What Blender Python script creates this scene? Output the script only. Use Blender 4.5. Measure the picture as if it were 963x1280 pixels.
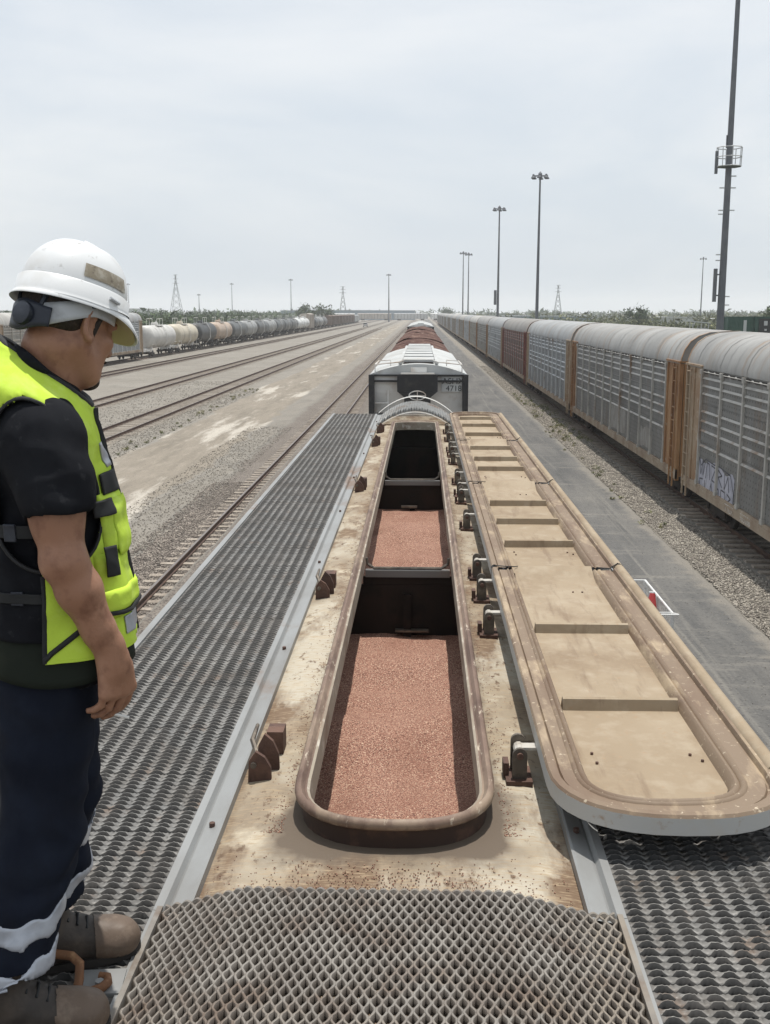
import bpy, math, random
import numpy as np
from mathutils import Vector, Matrix, noise
R = math.radians
S = bpy.context.scene
for o in list(bpy.data.objects):
    bpy.data.objects.remove(o)
COL = S.collection
random.seed(11)
RNG = np.random.default_rng(11)

# ---------------------------------------------------------------- camera
F_PX, W_PX, H_PX = 1350.0, 963.0, 1280.0
PITCH = math.atan(250 / F_PX)
YAW = math.atan(45.5 * math.cos(PITCH) / F_PX)
cam_d = bpy.data.cameras.new('camera')
cam = bpy.data.objects.new('camera', cam_d)
COL.objects.link(cam)
cam.location = (0.08, 0.0, 6.32)
cam.rotation_euler = (math.pi / 2 - PITCH, 0, YAW)
cam_d.sensor_fit = 'VERTICAL'
cam_d.sensor_height = 36.0
cam_d.sensor_width = 36.0
cam_d.lens = 36.0 * F_PX / H_PX
cam_d.clip_start = 0.05
cam_d.clip_end = 30000
S.camera = cam

# ---------------------------------------------------------------- sky and sun
SUN_EL, SUN_AZ = R(80), R(20)
w = bpy.data.worlds.new('World')
S.world = w
w.use_nodes = True
nt = w.node_tree
nt.nodes.clear()
N, L = nt.nodes.new, nt.links.new
out = N('ShaderNodeOutputWorld')
bg = N('ShaderNodeBackground')
sky = N('ShaderNodeTexSky')
sky.sky_type = 'NISHITA'
sky.sun_disc = False
sky.sun_elevation = SUN_EL
sky.sun_rotation = SUN_AZ
sky.air_density = 1.4
sky.dust_density = 3.0
sky.ozone_density = 1.0
tc = N('ShaderNodeTexCoord')
mp = N('ShaderNodeMapping')
mp.inputs['Scale'].default_value = (1.0, 1.0, 3.2)
L(tc.outputs['Generated'], mp.inputs['Vector'])
nz = N('ShaderNodeTexNoise')
nz.inputs['Scale'].default_value = 2.3
nz.inputs['Detail'].default_value = 7
nz.inputs['Roughness'].default_value = 0.55
nz.inputs['Distortion'].default_value = 0.4
L(mp.outputs['Vector'], nz.inputs['Vector'])
rmp = N('ShaderNodeMapRange')
rmp.inputs['From Min'].default_value = 0.40
rmp.inputs['From Max'].default_value = 0.72
L(nz.outputs['Fac'], rmp.inputs['Value'])
veil = N('ShaderNodeMixRGB')          # thin high overcast: two whites, the brighter in the cloud streaks
veil.inputs['Color1'].default_value = (6.45, 7.05, 7.75, 1)
veil.inputs['Color2'].default_value = (8.3, 8.5, 8.7, 1)
L(rmp.outputs['Result'], veil.inputs['Fac'])
mixs = N('ShaderNodeMixRGB')
mixs.inputs['Fac'].default_value = 0.86
L(sky.outputs['Color'], mixs.inputs['Color1'])
L(veil.outputs['Color'], mixs.inputs['Color2'])
L(mixs.outputs['Color'], bg.inputs['Color'])
bg.inputs['Strength'].default_value = 0.114
L(bg.outputs['Background'], out.inputs['Surface'])

sun_d = bpy.data.lights.new('sun', 'SUN')
sun_d.energy = 4.3
sun_d.angle = R(0.6)
sun_d.color = (1.0, 0.96, 0.90)
sun = bpy.data.objects.new('sun', sun_d)
COL.objects.link(sun)
sv = Vector((math.sin(SUN_AZ) * math.cos(SUN_EL), math.cos(SUN_AZ) * math.cos(SUN_EL), math.sin(SUN_EL)))
sun.rotation_euler = (-sv).to_track_quat('-Z', 'Y').to_euler()
sun.location = (0, 0, 80)

S.view_settings.view_transform = 'Standard'
S.view_settings.look = 'None'
S.view_settings.exposure = 0.0
S.view_settings.gamma = 1.0
S.view_settings.use_curve_mapping = False
S.render.engine = 'CYCLES'
S.cycles.use_denoising = True
S.cycles.max_bounces = 6
S.cycles.diffuse_bounces = 3
S.cycles.volume_bounces = 1

# ---------------------------------------------------------------- helpers
def mat(name, base, layers=(), rough=0.7, metal=0.0, bump=None, dots=None, island=0.0, spec=0.4):
    """layers: (colour, scale, lo, hi[, stretch[, detail]]) noise masks over the base, in world position."""
    m = bpy.data.materials.new(name)
    m.use_nodes = True
    t = m.node_tree
    t.nodes.clear()
    n, l = t.nodes.new, t.links.new
    o = n('ShaderNodeOutputMaterial')
    b = n('ShaderNodeBsdfPrincipled')
    b.inputs['Roughness'].default_value = rough
    b.inputs['Metallic'].default_value = metal
    b.inputs['Specular IOR Level'].default_value = spec
    l(b.outputs[0], o.inputs['Surface'])
    g = n('ShaderNodeNewGeometry')
    rgb = n('ShaderNodeRGB')
    rgb.outputs[0].default_value = (*base, 1)
    cur = rgb.outputs[0]
    for k, ly in enumerate(layers):
        c, sc, lo, hi = ly[:4]
        st = ly[4] if len(ly) > 4 else (1, 1, 1)
        det = ly[5] if len(ly) > 5 else 5
        amt = ly[6] if len(ly) > 6 else 1.0
        vm = n('ShaderNodeVectorMath'); vm.operation = 'MULTIPLY_ADD'
        vm.inputs[1].default_value = st
        vm.inputs[2].default_value = (k * 7.3, k * 3.1, k * 5.7)
        l(g.outputs['Position'], vm.inputs[0])
        tx = n('ShaderNodeTexNoise')
        tx.inputs['Scale'].default_value = sc
        tx.inputs['Detail'].default_value = det
        tx.inputs['Roughness'].default_value = 0.62
        l(vm.outputs[0], tx.inputs['Vector'])
        mr = n('ShaderNodeMapRange')
        mr.inputs['From Min'].default_value = lo
        mr.inputs['From Max'].default_value = hi
        mr.inputs['To Max'].default_value = amt
        l(tx.outputs['Fac'], mr.inputs['Value'])
        mx = n('ShaderNodeMixRGB')
        mx.inputs['Color2'].default_value = (*c, 1)
        l(mr.outputs['Result'], mx.inputs['Fac'])
        l(cur, mx.inputs['Color1'])
        cur = mx.outputs['Color']
    if island:
        mr = n('ShaderNodeMapRange')
        mr.inputs['To Min'].default_value = 1 - island
        mr.inputs['To Max'].default_value = 1 + island
        l(g.outputs['Random Per Island'], mr.inputs['Value'])
        mx = n('ShaderNodeVectorMath'); mx.operation = 'SCALE'
        l(cur, mx.inputs[0]); l(mr.outputs['Result'], mx.inputs['Scale'])
        cur = mx.outputs[0]
    if dots:                              # punched holes: (colour, period y, period z, radius)
        c, py, pz, rr = dots
        sep = n('ShaderNodeSeparateXYZ'); l(g.outputs['Position'], sep.inputs[0])
        def frac(sock, per):
            a = n('ShaderNodeMath'); a.operation = 'DIVIDE'; l(sock, a.inputs[0]); a.inputs[1].default_value = per
            f = n('ShaderNodeMath'); f.operation = 'FRACT'; l(a.outputs[0], f.inputs[0])
            s_ = n('ShaderNodeMath'); s_.operation = 'SUBTRACT'; l(f.outputs[0], s_.inputs[0]); s_.inputs[1].default_value = 0.5
            m_ = n('ShaderNodeMath'); m_.operation = 'MULTIPLY'; l(s_.outputs[0], m_.inputs[0]); m_.inputs[1].default_value = per
            p_ = n('ShaderNodeMath'); p_.operation = 'POWER'; l(m_.outputs[0], p_.inputs[0]); p_.inputs[1].default_value = 2
            return p_.outputs[0]
        ad = n('ShaderNodeMath'); ad.operation = 'ADD'
        l(frac(sep.outputs['Y'], py), ad.inputs[0]); l(frac(sep.outputs['Z'], pz), ad.inputs[1])
        lt = n('ShaderNodeMath'); lt.operation = 'LESS_THAN'; l(ad.outputs[0], lt.inputs[0]); lt.inputs[1].default_value = rr * rr
        mx = n('ShaderNodeMixRGB'); mx.inputs['Color2'].default_value = (*c, 1)
        l(lt.outputs[0], mx.inputs['Fac']); l(cur, mx.inputs['Color1'])
        cur = mx.outputs['Color']
    l(cur, b.inputs['Base Color'])
    if bump:
        st, sc = bump[:2]
        tx = n('ShaderNodeTexNoise')
        tx.inputs['Scale'].default_value = sc
        tx.inputs['Detail'].default_value = 6
        if len(bump) > 3:
            vm = n('ShaderNodeVectorMath'); vm.operation = 'MULTIPLY'
            vm.inputs[1].default_value = bump[3]
            l(g.outputs['Position'], vm.inputs[0]); l(vm.outputs[0], tx.inputs['Vector'])
        else:
            l(g.outputs['Position'], tx.inputs['Vector'])
        bp = n('ShaderNodeBump')
        bp.inputs['Strength'].default_value = st
        bp.inputs['Distance'].default_value = bump[2] if len(bump) > 2 else 0.02
        l(tx.outputs['Fac'], bp.inputs['Height'])
        l(bp.outputs[0], b.inputs['Normal'])
    return m

def tag(o, label=None, cat=None, group=None, kind=None):
    if label: o['label'] = label
    if cat: o['category'] = cat
    if group: o['group'] = group
    if kind: o['kind'] = kind
    return o

def thing(name, label, cat, loc=(0, 0, 0), group=None, rotz=0.0):
    o = bpy.data.objects.new(name, None)
    o.empty_display_size = 0.2
    COL.objects.link(o)
    o.location = loc
    o.rotation_euler = (0, 0, rotz)
    return tag(o, label, cat, group)

def copy_tree(o, parent=None):
    c = o.copy()
    COL.objects.link(c)
    if parent is not None:
        c.parent = parent
    for ch in list(o.children):
        copy_tree(ch, c)
    return c

def link_mesh(name, me, parent=None, loc=(0, 0, 0)):
    o = bpy.data.objects.new(name, me)
    COL.objects.link(o)
    o.location = loc
    if parent is not None:
        o.parent = parent
    return o

class MB:
    """collects faces; build() links them as one mesh object"""
    def __init__(self):
        self.v, self.f = [], []
    def add(self, vs, fs):
        k = len(self.v)
        self.v.extend(tuple(map(float, p)) for p in vs)
        self.f.extend(tuple(k + i for i in q) for q in fs)
        return self
    def box(self, x0, x1, y0, y1, z0, z1):
        vs = [(x, y, z) for z in (z0, z1) for y in (y0, y1) for x in (x0, x1)]
        return self.add(vs, [(0, 2, 3, 1), (4, 5, 7, 6), (0, 1, 5, 4), (2, 6, 7, 3), (0, 4, 6, 2), (1, 3, 7, 5)])
    def obox(self, c, size, rot=None):
        sx, sy, sz = (s / 2 for s in size)
        m = rot if rot is not None else Matrix.Identity(3)
        c = Vector(c)
        vs = [c + m @ Vector((x, y, z)) for z in (-sz, sz) for y in (-sy, sy) for x in (-sx, sx)]
        return self.add(vs, [(0, 2, 3, 1), (4, 5, 7, 6), (0, 1, 5, 4), (2, 6, 7, 3), (0, 4, 6, 2), (1, 3, 7, 5)])
    def tube(self, pts, r, n=8, closed=False, flat=1.0, caps=True):
        pts = [Vector(p) for p in pts]
        m = len(pts)
        rs = [float(q) for q in r] if hasattr(r, '__len__') else [float(r)] * m
        vs, fs = [], []
        ref = None
        for i, p in enumerate(pts):
            if closed:
                d = pts[(i + 1) % m] - pts[i - 1]
            else:
                d = pts[min(i + 1, m - 1)] - pts[max(i - 1, 0)]
            d.normalize()
            if ref is None:
                ref = Vector((0, 0, 1)) if abs(d.z) < 0.9 else Vector((1, 0, 0))
            a = d.cross(ref).normalized()
            b = a.cross(d).normalized()
            ref = b
            for k in range(n):
                t = 2 * math.pi * k / n
                vs.append(p + rs[i] * (math.cos(t) * a + flat * math.sin(t) * b))
        for i in range(m if closed else m - 1):
            j = (i + 1) % m
            for k in range(n):
                q = (k + 1) % n
                fs.append((i * n + k, i * n + q, j * n + q, j * n + k))
        if caps and not closed:
            fs.append(tuple(range(n - 1, -1, -1)))
            fs.append(tuple((m - 1) * n + k for k in range(n)))
        return self.add(vs, fs)
    def cyl(self, p0, p1, r0, r1=None, n=12):
        return self.tube([p0, p1], [r0, r0 if r1 is None else r1], n)
    def prism(self, poly, axis, a0, a1, caps=True):
        """poly: 2-D points in the two other axes (in x,y,z order)"""
        def mk(p, a):
            q = list(p); q.insert('xyz'.index(axis), a); return q
        n = len(poly)
        vs = [mk(p, a0) for p in poly] + [mk(p, a1) for p in poly]
        fs = [(i, (i + 1) % n, n + (i + 1) % n, n + i) for i in range(n)]
        if caps:
            fs += [tuple(range(n - 1, -1, -1)), tuple(range(n, 2 * n))]
        return self.add(vs, fs)
    def strip(self, prof, axis, a0, a1, na=1):
        """open profile pulled along an axis as a sheet"""
        def mk(p, a):
            q = list(p); q.insert('xyz'.index(axis), a); return q
        n = len(prof)
        vs = [mk(p, a0 + (a1 - a0) * k / na) for k in range(na + 1) for p in prof]
        fs = [(k * n + i, k * n + i + 1, (k + 1) * n + i + 1, (k + 1) * n + i) for k in range(na) for i in range(n - 1)]
        return self.add(vs, fs)
    def grid(self, fn, nu, nv, cu=False, cv=False):
        vs = [fn(i / (nu if cu else nu - 1), j / (nv if cv else nv - 1)) for i in range(nu) for j in range(nv)]
        fs = []
        for i in range(nu if cu else nu - 1):
            for j in range(nv if cv else nv - 1):
                a, b = i, (i + 1) % nu
                c, d = j, (j + 1) % nv
                fs.append((a * nv + c, b * nv + c, b * nv + d, a * nv + d))
        return self.add(vs, fs)
    def lathe(self, prof, axis='z', c=(0, 0, 0), n=16):
        """prof: (radius, along-axis) pairs"""
        vs, fs = [], []
        for r, a in prof:
            for k in range(n):
                t = 2 * math.pi * k / n
                x, y = r * math.cos(t), r * math.sin(t)
                p = {'z': (x, y, a), 'y': (x, a, y), 'x': (a, x, y)}[axis]
                vs.append((p[0] + c[0], p[1] + c[1], p[2] + c[2]))
        for i in range(len(prof) - 1):
            for k in range(n):
                q = (k + 1) % n
                fs.append((i * n + k, i * n + q, (i + 1) * n + q, (i + 1) * n + k))
        return self.add(vs, fs)
    def build(self, name, material, parent=None, smooth=False, org=None, fix=True):
        me = bpy.data.meshes.new(name)
        vs = self.v
        if org is not None:
            vs = [(p[0] - org[0], p[1] - org[1], p[2] - org[2]) for p in vs]
        me.from_pydata(vs, [], self.f)
        me.materials.append(material)
        if fix:
            import bmesh
            bm = bmesh.new(); bm.from_mesh(me)
            bmesh.ops.recalc_face_normals(bm, faces=bm.faces)
            bm.to_mesh(me); bm.free()
        if smooth:
            me.polygons.foreach_set('use_smooth', [True] * len(me.polygons))
            if smooth != 'all':
                me.set_sharp_from_angle(angle=R(smooth if smooth is not True else 40))
        return link_mesh(name, me, parent)

def np_mesh(name, v, f, material, parent=None, smooth=False):
    """v (n,3) array, f (m,k) array, all faces of k corners"""
    me = bpy.data.meshes.new(name)
    v = np.asarray(v, np.float32); f = np.asarray(f, np.int32)
    m, k = f.shape
    me.vertices.add(len(v)); me.vertices.foreach_set('co', v.ravel())
    me.loops.add(m * k); me.loops.foreach_set('vertex_index', f.ravel())
    me.polygons.add(m)
    me.polygons.foreach_set('loop_start', np.arange(0, m * k, k, dtype=np.int32))
    me.polygons.foreach_set('loop_total', np.full(m, k, np.int32))
    if smooth:
        me.polygons.foreach_set('use_smooth', np.ones(m, bool))
    me.update(calc_edges=True)
    me.validate()
    me.materials.append(material)
    return link_mesh(name, me, parent)

# ---------------------------------------------------------------- materials
DUST = (0.40, 0.315, 0.205)
m_ground = mat('yard_gravel', (0.21, 0.189, 0.158), [((0.258, 0.237, 0.203), 0.12, 0.4, 0.7), ((0.16, 0.146, 0.125), 0.5, 0.5, 0.75), ((0.10, 0.092, 0.08), 38, 0.52, 0.68, (1, 1, 1), 3), ((0.34, 0.325, 0.295), 45, 0.58, 0.7, (1, 1, 1), 3)], 0.95, bump=(0.6, 26, 0.05))
m_bed = mat('ballast', (0.185, 0.158, 0.132), [((0.235, 0.205, 0.175), 0.4, 0.45, 0.7), ((0.06, 0.05, 0.045), 18, 0.48, 0.62, (1, 1, 1), 3), ((0.31, 0.285, 0.25), 24, 0.58, 0.68, (1, 1, 1), 3)], 0.95, bump=(1.0, 16, 0.08))
m_bed_pale = mat('pale_ballast', (0.26, 0.235, 0.195), [((0.19, 0.17, 0.14), 0.7, 0.45, 0.7), ((0.09, 0.08, 0.07), 17, 0.5, 0.64, (1, 1, 1), 3), ((0.44, 0.41, 0.36), 22, 0.56, 0.68, (1, 1, 1), 3)], 0.95, bump=(1.0, 16, 0.08))
m_road = mat('service_road', (0.108, 0.106, 0.102), [((0.165, 0.158, 0.145), 0.35, 0.42, 0.72, (1.6, 0.35, 1)), ((0.078, 0.078, 0.077), 0.9, 0.48, 0.72, (2.2, 0.25, 1)), ((0.19, 0.18, 0.162), 1.6, 0.55, 0.72, (0.35, 1.6, 1), 8), ((0.18, 0.172, 0.155), 1.1, 0.56, 0.68, (3.0, 0.06, 1), 4), ((0.07, 0.068, 0.066), 11, 0.54, 0.70), ((0.18, 0.172, 0.16), 19, 0.58, 0.72)], 0.95, bump=(0.7, 18, 0.04))
m_dirt = mat('dirt_track', (0.225, 0.195, 0.155), [((0.155, 0.135, 0.105), 0.5, 0.45, 0.7, (2.2, 0.25, 1)), ((0.27, 0.235, 0.19), 1.4, 0.5, 0.7, (2.0, 0.4, 1)), ((0.42, 0.385, 0.33), 0.36, 0.545, 0.63, (1.6, 0.20, 1), 10, 1.0), ((0.10, 0.09, 0.075), 14, 0.56, 0.7)], 0.95, bump=(0.6, 10, 0.05))
m_stone = mat('stone', (0.30, 0.272, 0.23), [((0.16, 0.14, 0.12), 3, 0.45, 0.65)], 0.9, island=0.55)
m_stone_dark = mat('brown_stone', (0.245, 0.212, 0.18), [((0.12, 0.10, 0.085), 3, 0.45, 0.65)], 0.9, island=0.6)
m_rail = mat('rail_steel', (0.085, 0.055, 0.042), [((0.14, 0.085, 0.06), 3, 0.45, 0.7)], 0.6, 0.3)
m_railtop = mat('rail_head', (0.22, 0.19, 0.17), [((0.12, 0.085, 0.065), 4, 0.5, 0.7, (1, 0.1, 1))], 0.4, 0.6)
m_tie = mat('concrete_sleeper', (0.33, 0.285, 0.235), [((0.21, 0.175, 0.14), 3, 0.42, 0.65), ((0.11, 0.09, 0.075), 14, 0.56, 0.7)], 0.9, bump=(0.4, 30, 0.01))
m_scrubground = mat('scrub_soil', (0.075, 0.09, 0.045), [((0.14, 0.13, 0.075), 0.05, 0.5, 0.7), ((0.045, 0.06, 0.03), 0.3, 0.5, 0.7)], 1.0)
m_leaf = mat('scrub_leaf', (0.045, 0.072, 0.030), [((0.085, 0.115, 0.045), 0.12, 0.42, 0.66), ((0.028, 0.048, 0.022), 0.9, 0.48, 0.7)], 0.8, island=0.45)
m_leaf_dry = mat('dry_leaf', (0.095, 0.105, 0.048), [((0.16, 0.15, 0.075), 0.2, 0.45, 0.66), ((0.05, 0.07, 0.03), 0.9, 0.48, 0.7)], 0.8, island=0.4)
m_bark = mat('bark', (0.09, 0.07, 0.05))
# ================================================================ ground, tracks, roads
g = MB()
g.grid(lambda u, v: (-2900 + 5800 * u, -120 + 4400 * v, 0.0), 24, 24)
tag(g.build('ground', m_ground), kind='structure')

COLS = (0.0, 0.07, 0.2, 0.8, 0.93, 1.0)
def feather(m, width=1.0):
    """towards a sheet's ragged edge its gravel thins out into the yard's gravel"""
    t = m.node_tree
    b = [n for n in t.nodes if n.type == 'BSDF_PRINCIPLED'][0]
    src = b.inputs['Base Color'].links[0].from_socket
    a = t.nodes.new('ShaderNodeAttribute'); a.attribute_name = 'core'
    g = t.nodes.new('ShaderNodeNewGeometry')
    n1 = t.nodes.new('ShaderNodeTexNoise'); n1.inputs['Scale'].default_value = 2.2; n1.inputs['Detail'].default_value = 8
    t.links.new(g.outputs['Position'], n1.inputs['Vector'])
    k0 = t.nodes.new('ShaderNodeMath'); k0.operation = 'MULTIPLY_ADD'; k0.inputs[1].default_value = 3.0; k0.inputs[2].default_value = -2.0
    t.links.new(n1.outputs['Fac'], k0.inputs[0])
    k1 = t.nodes.new('ShaderNodeMath'); k1.operation = 'MULTIPLY_ADD'; k1.inputs[1].default_value = 2.4; k1.use_clamp = True
    t.links.new(a.outputs['Fac'], k1.inputs[0]); t.links.new(k0.outputs[0], k1.inputs[2])
    n2 = t.nodes.new('ShaderNodeTexNoise'); n2.inputs['Scale'].default_value = 36; n2.inputs['Detail'].default_value = 3
    t.links.new(g.outputs['Position'], n2.inputs['Vector'])
    r = t.nodes.new('ShaderNodeMapRange'); r.inputs['From Min'].default_value = 0.35; r.inputs['From Max'].default_value = 0.7
    t.links.new(n2.outputs['Fac'], r.inputs['Value'])
    y = t.nodes.new('ShaderNodeMixRGB'); y.inputs['Color1'].default_value = (0.17, 0.156, 0.135, 1); y.inputs['Color2'].default_value = (0.245, 0.227, 0.197, 1)
    t.links.new(r.outputs[0], y.inputs['Fac'])
    x = t.nodes.new('ShaderNodeMixRGB')
    t.links.new(k1.outputs[0], x.inputs['Fac']); t.links.new(y.outputs[0], x.inputs['Color1']); t.links.new(src, x.inputs['Color2'])
    t.links.new(x.outputs[0], b.inputs['Base Color'])
for q in (m_dirt, m_bed, m_road):
    feather(q)

def ragged_sheet(name, x0, x1, y0, y1, z, material, amp=0.25, step=1.0, far=400):
    ys = [y0]
    while ys[-1] < y1:
        ys.append(ys[-1] + (step if ys[-1] < 80 else step * 6 if ys[-1] < far else 60))
    vs, fs = [], []
    for i, y in enumerate(ys):
        def e(x, s):
            return x + amp * (noise.noise((x * 3.1 + s, y * 0.35, s)) + 0.6 * noise.noise((x, y * 1.7, s + 4)))
        a, b = e(x0, 1), e(x1, 9)
        for k in COLS:
            vs.append((a + (b - a) * k, y, z))
        if i:
            q = i * 6
            for k in range(5):
                fs.append((q - 6 + k, q - 5 + k, q + k + 1, q + k))
    m = MB(); m.add(vs, fs)
    o = m.build(name, material)
    at = o.data.attributes.new('core', 'FLOAT', 'POINT')
    at.data.foreach_set('value', [0.0, 0.55, 1.0, 1.0, 0.55, 0.0] * len(ys))
    return tag(o, kind='structure')

TRACKS = {'near': -5.235, 'own': 0.0, 'rack': 9.85, 'a': -16.2, 'b': -22.4, 'c': -32.0, 'tank': -38.6}
ragged_sheet('dirt_track', -13.4, -8.6, -20, 900, 0.006, m_dirt, 0.5)
ragged_sheet('service_road', 2.3, 6.95, -20, 900, 0.008, m_road, 0.22)
ragged_sheet('ballast_bed', -7.6, -3.2, -20, 900, 0.012, m_bed, 0.35)
ragged_sheet('ballast_bed', -2.0, 2.2, -20, 900, 0.012, m_bed, 0.2)
ragged_sheet('ballast_shoulder', 7.0, 8.5, -20, 900, 0.016, m_bed_pale, 0.18)
ragged_sheet('ballast_bed', 8.3, 13.0, -20, 900, 0.020, m_bed, 0.15)
for k in ('a', 'b', 'c', 'tank'):
    ragged_sheet('ballast_bed', TRACKS[k] - 1.5, TRACKS[k] + 1.5, -20, 900, 0.010, m_bed_pale if k in 'ab' else m_bed, 0.3)
ragged_sheet('scrubland', -600, -52, -20, 1500, 0.005, m_scrubground, 6, 8)
ragged_sheet('scrubland', 19, 700, -20, 1500, 0.005, m_scrubground, 3, 8)

RAILP = [(-0.07, 0.0), (0.07, 0.0), (0.065, 0.02), (0.012, 0.035), (0.012, 0.10), (0.036, 0.108), (0.036, 0.145), (-0.036, 0.145), (-0.036, 0.108), (-0.012, 0.10), (-0.012, 0.035), (-0.065, 0.02)]
Z_TIE = 0.035
def tie_mesh():
    m = MB()
    pr = [(-0.13, -0.12), (0.13, -0.12), (0.11, 0.0), (-0.11, 0.0)]
    m.prism([(y, z) for y, z in pr], 'x', -1.28, 1.28)
    me_o = m.build('sleeper', m_tie)
    me = me_o.data
    bpy.data.objects.remove(me_o)
    return me
TIE = tie_mesh()
def track(key, label, y0, y1, n_ties, y_ties, lift=0.0, stretch=1.0):
    x = TRACKS[key]
    t = thing('railway_track', label, 'railway track', (x, 0, 0), 'tracks of the yard')
    for s in (-1, 1):
        m = MB()
        m.prism([(s * 0.7525 + a, Z_TIE + 0.006 + b) for a, b in RAILP], 'y', y0, y1)
        r = m.build('rail', m_rail, t)
        m = MB()
        m.box(s * 0.7525 - 0.030, s * 0.7525 + 0.030, y0, y1, Z_TIE + 0.1505, Z_TIE + 0.154)
        m.build('rail_head', m_railtop, r)
    y = y_ties
    for k in range(n_ties):
        o = link_mesh('sleeper', TIE, t, (random.uniform(-0.03, 0.03), y, Z_TIE + random.uniform(-0.012, 0.008)))
        o.location.z += lift
        o.scale.x = stretch
        o.rotation_euler = (0, random.uniform(-0.004, 0.004), random.uniform(-0.012, 0.012))
        y += 0.61 + random.uniform(-0.015, 0.015)
    m = MB()
    while y < min(y1, 420):
        dz = Z_TIE + random.uniform(-0.012, 0.006)
        m.box(-1.28, 1.28, y - 0.11, y + 0.11, dz - 0.1, dz)
        y += 0.61
    o = m.build('sleeper_row', m_tie, t, fix=False)
    o['kind'] = 'stuff'
    return t
track('near', 'empty single track with brown rails directly left of the nearest hopper car', -10, 1000, 150, 4.0)
track('own', 'track that carries the hopper cars down the middle', -10, 1000, 0, 18.0)
track('rack', 'shaded track under the long row of car carriers', -10, 1000, 160, 12.0, 0.035, 1.14)
track('a', 'empty track beyond the pale dirt track, nearest of the three far-left pairs of rails', -10, 1000, 130, 36.0)
track('b', 'empty track second beyond the pale dirt track', -10, 1000, 100, 50.0)
track('c', 'empty track running right beside the row of tank cars', -10, 1000, 60, 70.0)
track('tank', 'dark track under the tank cars at the far left', -10, 1000, 0, 80.0)

# ---- loose stones: real geometry on the ballast that shows grain
def stones(name, regions, material, label):
    base_v = np.array([(1, 0, 0), (-1, 0, 0), (0, 1, 0), (0, -1, 0), (0, 0, 1), (0, 0, -0.6)], float)
    base_f = np.array([(0, 2, 4), (2, 1, 4), (1, 3, 4), (3, 0, 4), (2, 0, 5), (1, 2, 5), (3, 1, 5), (0, 3, 5)])
    P, Sz = [], []
    for x0, x1, y0, y1, n, s0, s1 in regions:
        yy = y0 + (y1 - y0) * RNG.random(n) ** 1.35
        P.append(np.stack([x0 + (x1 - x0) * RNG.random(n), yy, np.full(n, 0.022)], 1))
        Sz.append(s0 + (s1 - s0) * RNG.random(n))
    P = np.concatenate(P); Sz = np.concatenate(Sz)
    n = len(P)
    jit = base_v[None] * (0.7 + 0.6 * RNG.random((n, 6, 1))) + 0.25 * (RNG.random((n, 6, 3)) - 0.5)
    jit *= np.stack([np.ones(n), 0.6 + 0.5 * RNG.random(n), 0.5 + 0.4 * RNG.random(n)], 1)[:, None]
    a = RNG.random(n) * 6.283
    c, s = np.cos(a)[:, None], np.sin(a)[:, None]
    v = np.stack([jit[..., 0] * c - jit[..., 1] * s, jit[..., 0] * s + jit[..., 1] * c, jit[..., 2]], 2) * Sz[:, None, None] + P[:, None]
    f = base_f[None] + 6 * np.arange(n)[:, None, None]
    o = np_mesh(name, v.reshape(-1, 3), f.reshape(-1, 3), material)
    return tag(o, label, 'gravel', kind='stuff')
ragged_sheet('ballast_crown', -5.62, -4.85, -20, 300, 0.046, m_bed, 0.10, 0.4, 90)
ragged_sheet('ballast_crown', 9.45, 10.25, -20, 300, 0.046, m_bed, 0.10, 0.4, 90)
stones('ballast_stones', [(6.95, 8.3, 14, 60, 26000, 0.02, 0.042), (7.0, 8.6, 60, 130, 8000, 0.03, 0.055)], m_stone, 'pale crushed stone ballast along the car carrier track')
stones('brown_ballast_stones', [(-7.7, -6.1, 7, 40, 14000, 0.018, 0.038), (-5.9, -3.2, 6, 40, 24000, 0.018, 0.038), (-7.3, -6.3, 7, 34, 9000, 0.02, 0.045)], m_stone_dark, 'brown crushed stone ballast around the near left track')
stones('yard_stones', [(-9.5, -7.0, 9, 60, 9000, 0.015, 0.035), (-16, -13.2, 22, 90, 8000, 0.02, 0.045), (-21, -17.2, 26, 100, 5000, 0.02, 0.045), (2.4, 7.0, 12, 60, 2500, 0.006, 0.014)], m_stone, 'loose grey stones strewn over the yard between tracks')

# ---- scrub
def scrub(name, label, boxes, material):
    V = []
    for x0, x1, y0, y1, n, h0, h1, leaves, ls in boxes:
        cx = x0 + (x1 - x0) * RNG.random(n); cy = y0 + (y1 - y0) * RNG.random(n)
        h = h0 + (h1 - h0) * RNG.random(n) ** 1.4
        for k in range(n):
            d = RNG.normal(size=(leaves, 3)); d /= np.linalg.norm(d, axis=1)[:, None]
            d *= (0.55 + 0.45 * RNG.random((leaves, 1)))
            d *= np.array([h[k] * 0.75, h[k] * 0.75, h[k] * 0.5]) * (0.8 + 0.4 * RNG.random((leaves, 1)))
            c = np.array([cx[k], cy[k], h[k] * 0.5]) + d
            t1 = RNG.normal(size=(leaves, 3)); t2 = RNG.normal(size=(leaves, 3))
            V.append(np.stack([c, c + t1 * ls, c + t2 * ls], 1))
    V = np.concatenate(V).reshape(-1, 3)
    V[:, 2] = np.maximum(V[:, 2], 0.02)
    f = np.arange(len(V)).reshape(-1, 3)
    return tag(np_mesh(name, V, f, material), label, 'scrub', kind='stuff')
scrub('scrub_thicket', 'dense green scrub behind the row of tank cars', [(-130, -56, 120, 420, 900, 2.6, 6.8, 70, 0.42), (-230, -70, 400, 900, 650, 3, 7.4, 44, 0.8)], m_leaf)
scrub('scrub_thicket', 'green and dry brush behind the row of car carriers', [(24, 95, 70, 300, 650, 1.6, 4.4, 70, 0.34), (30, 260, 280, 800, 700, 2.2, 6.4, 44, 0.75)], m_leaf_dry)
scrub('distant_wood', 'hazy line of distant trees along the horizon', [(-900, 900, 1000, 1700, 700, 4, 9, 26, 1.9)], m_leaf)

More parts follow.
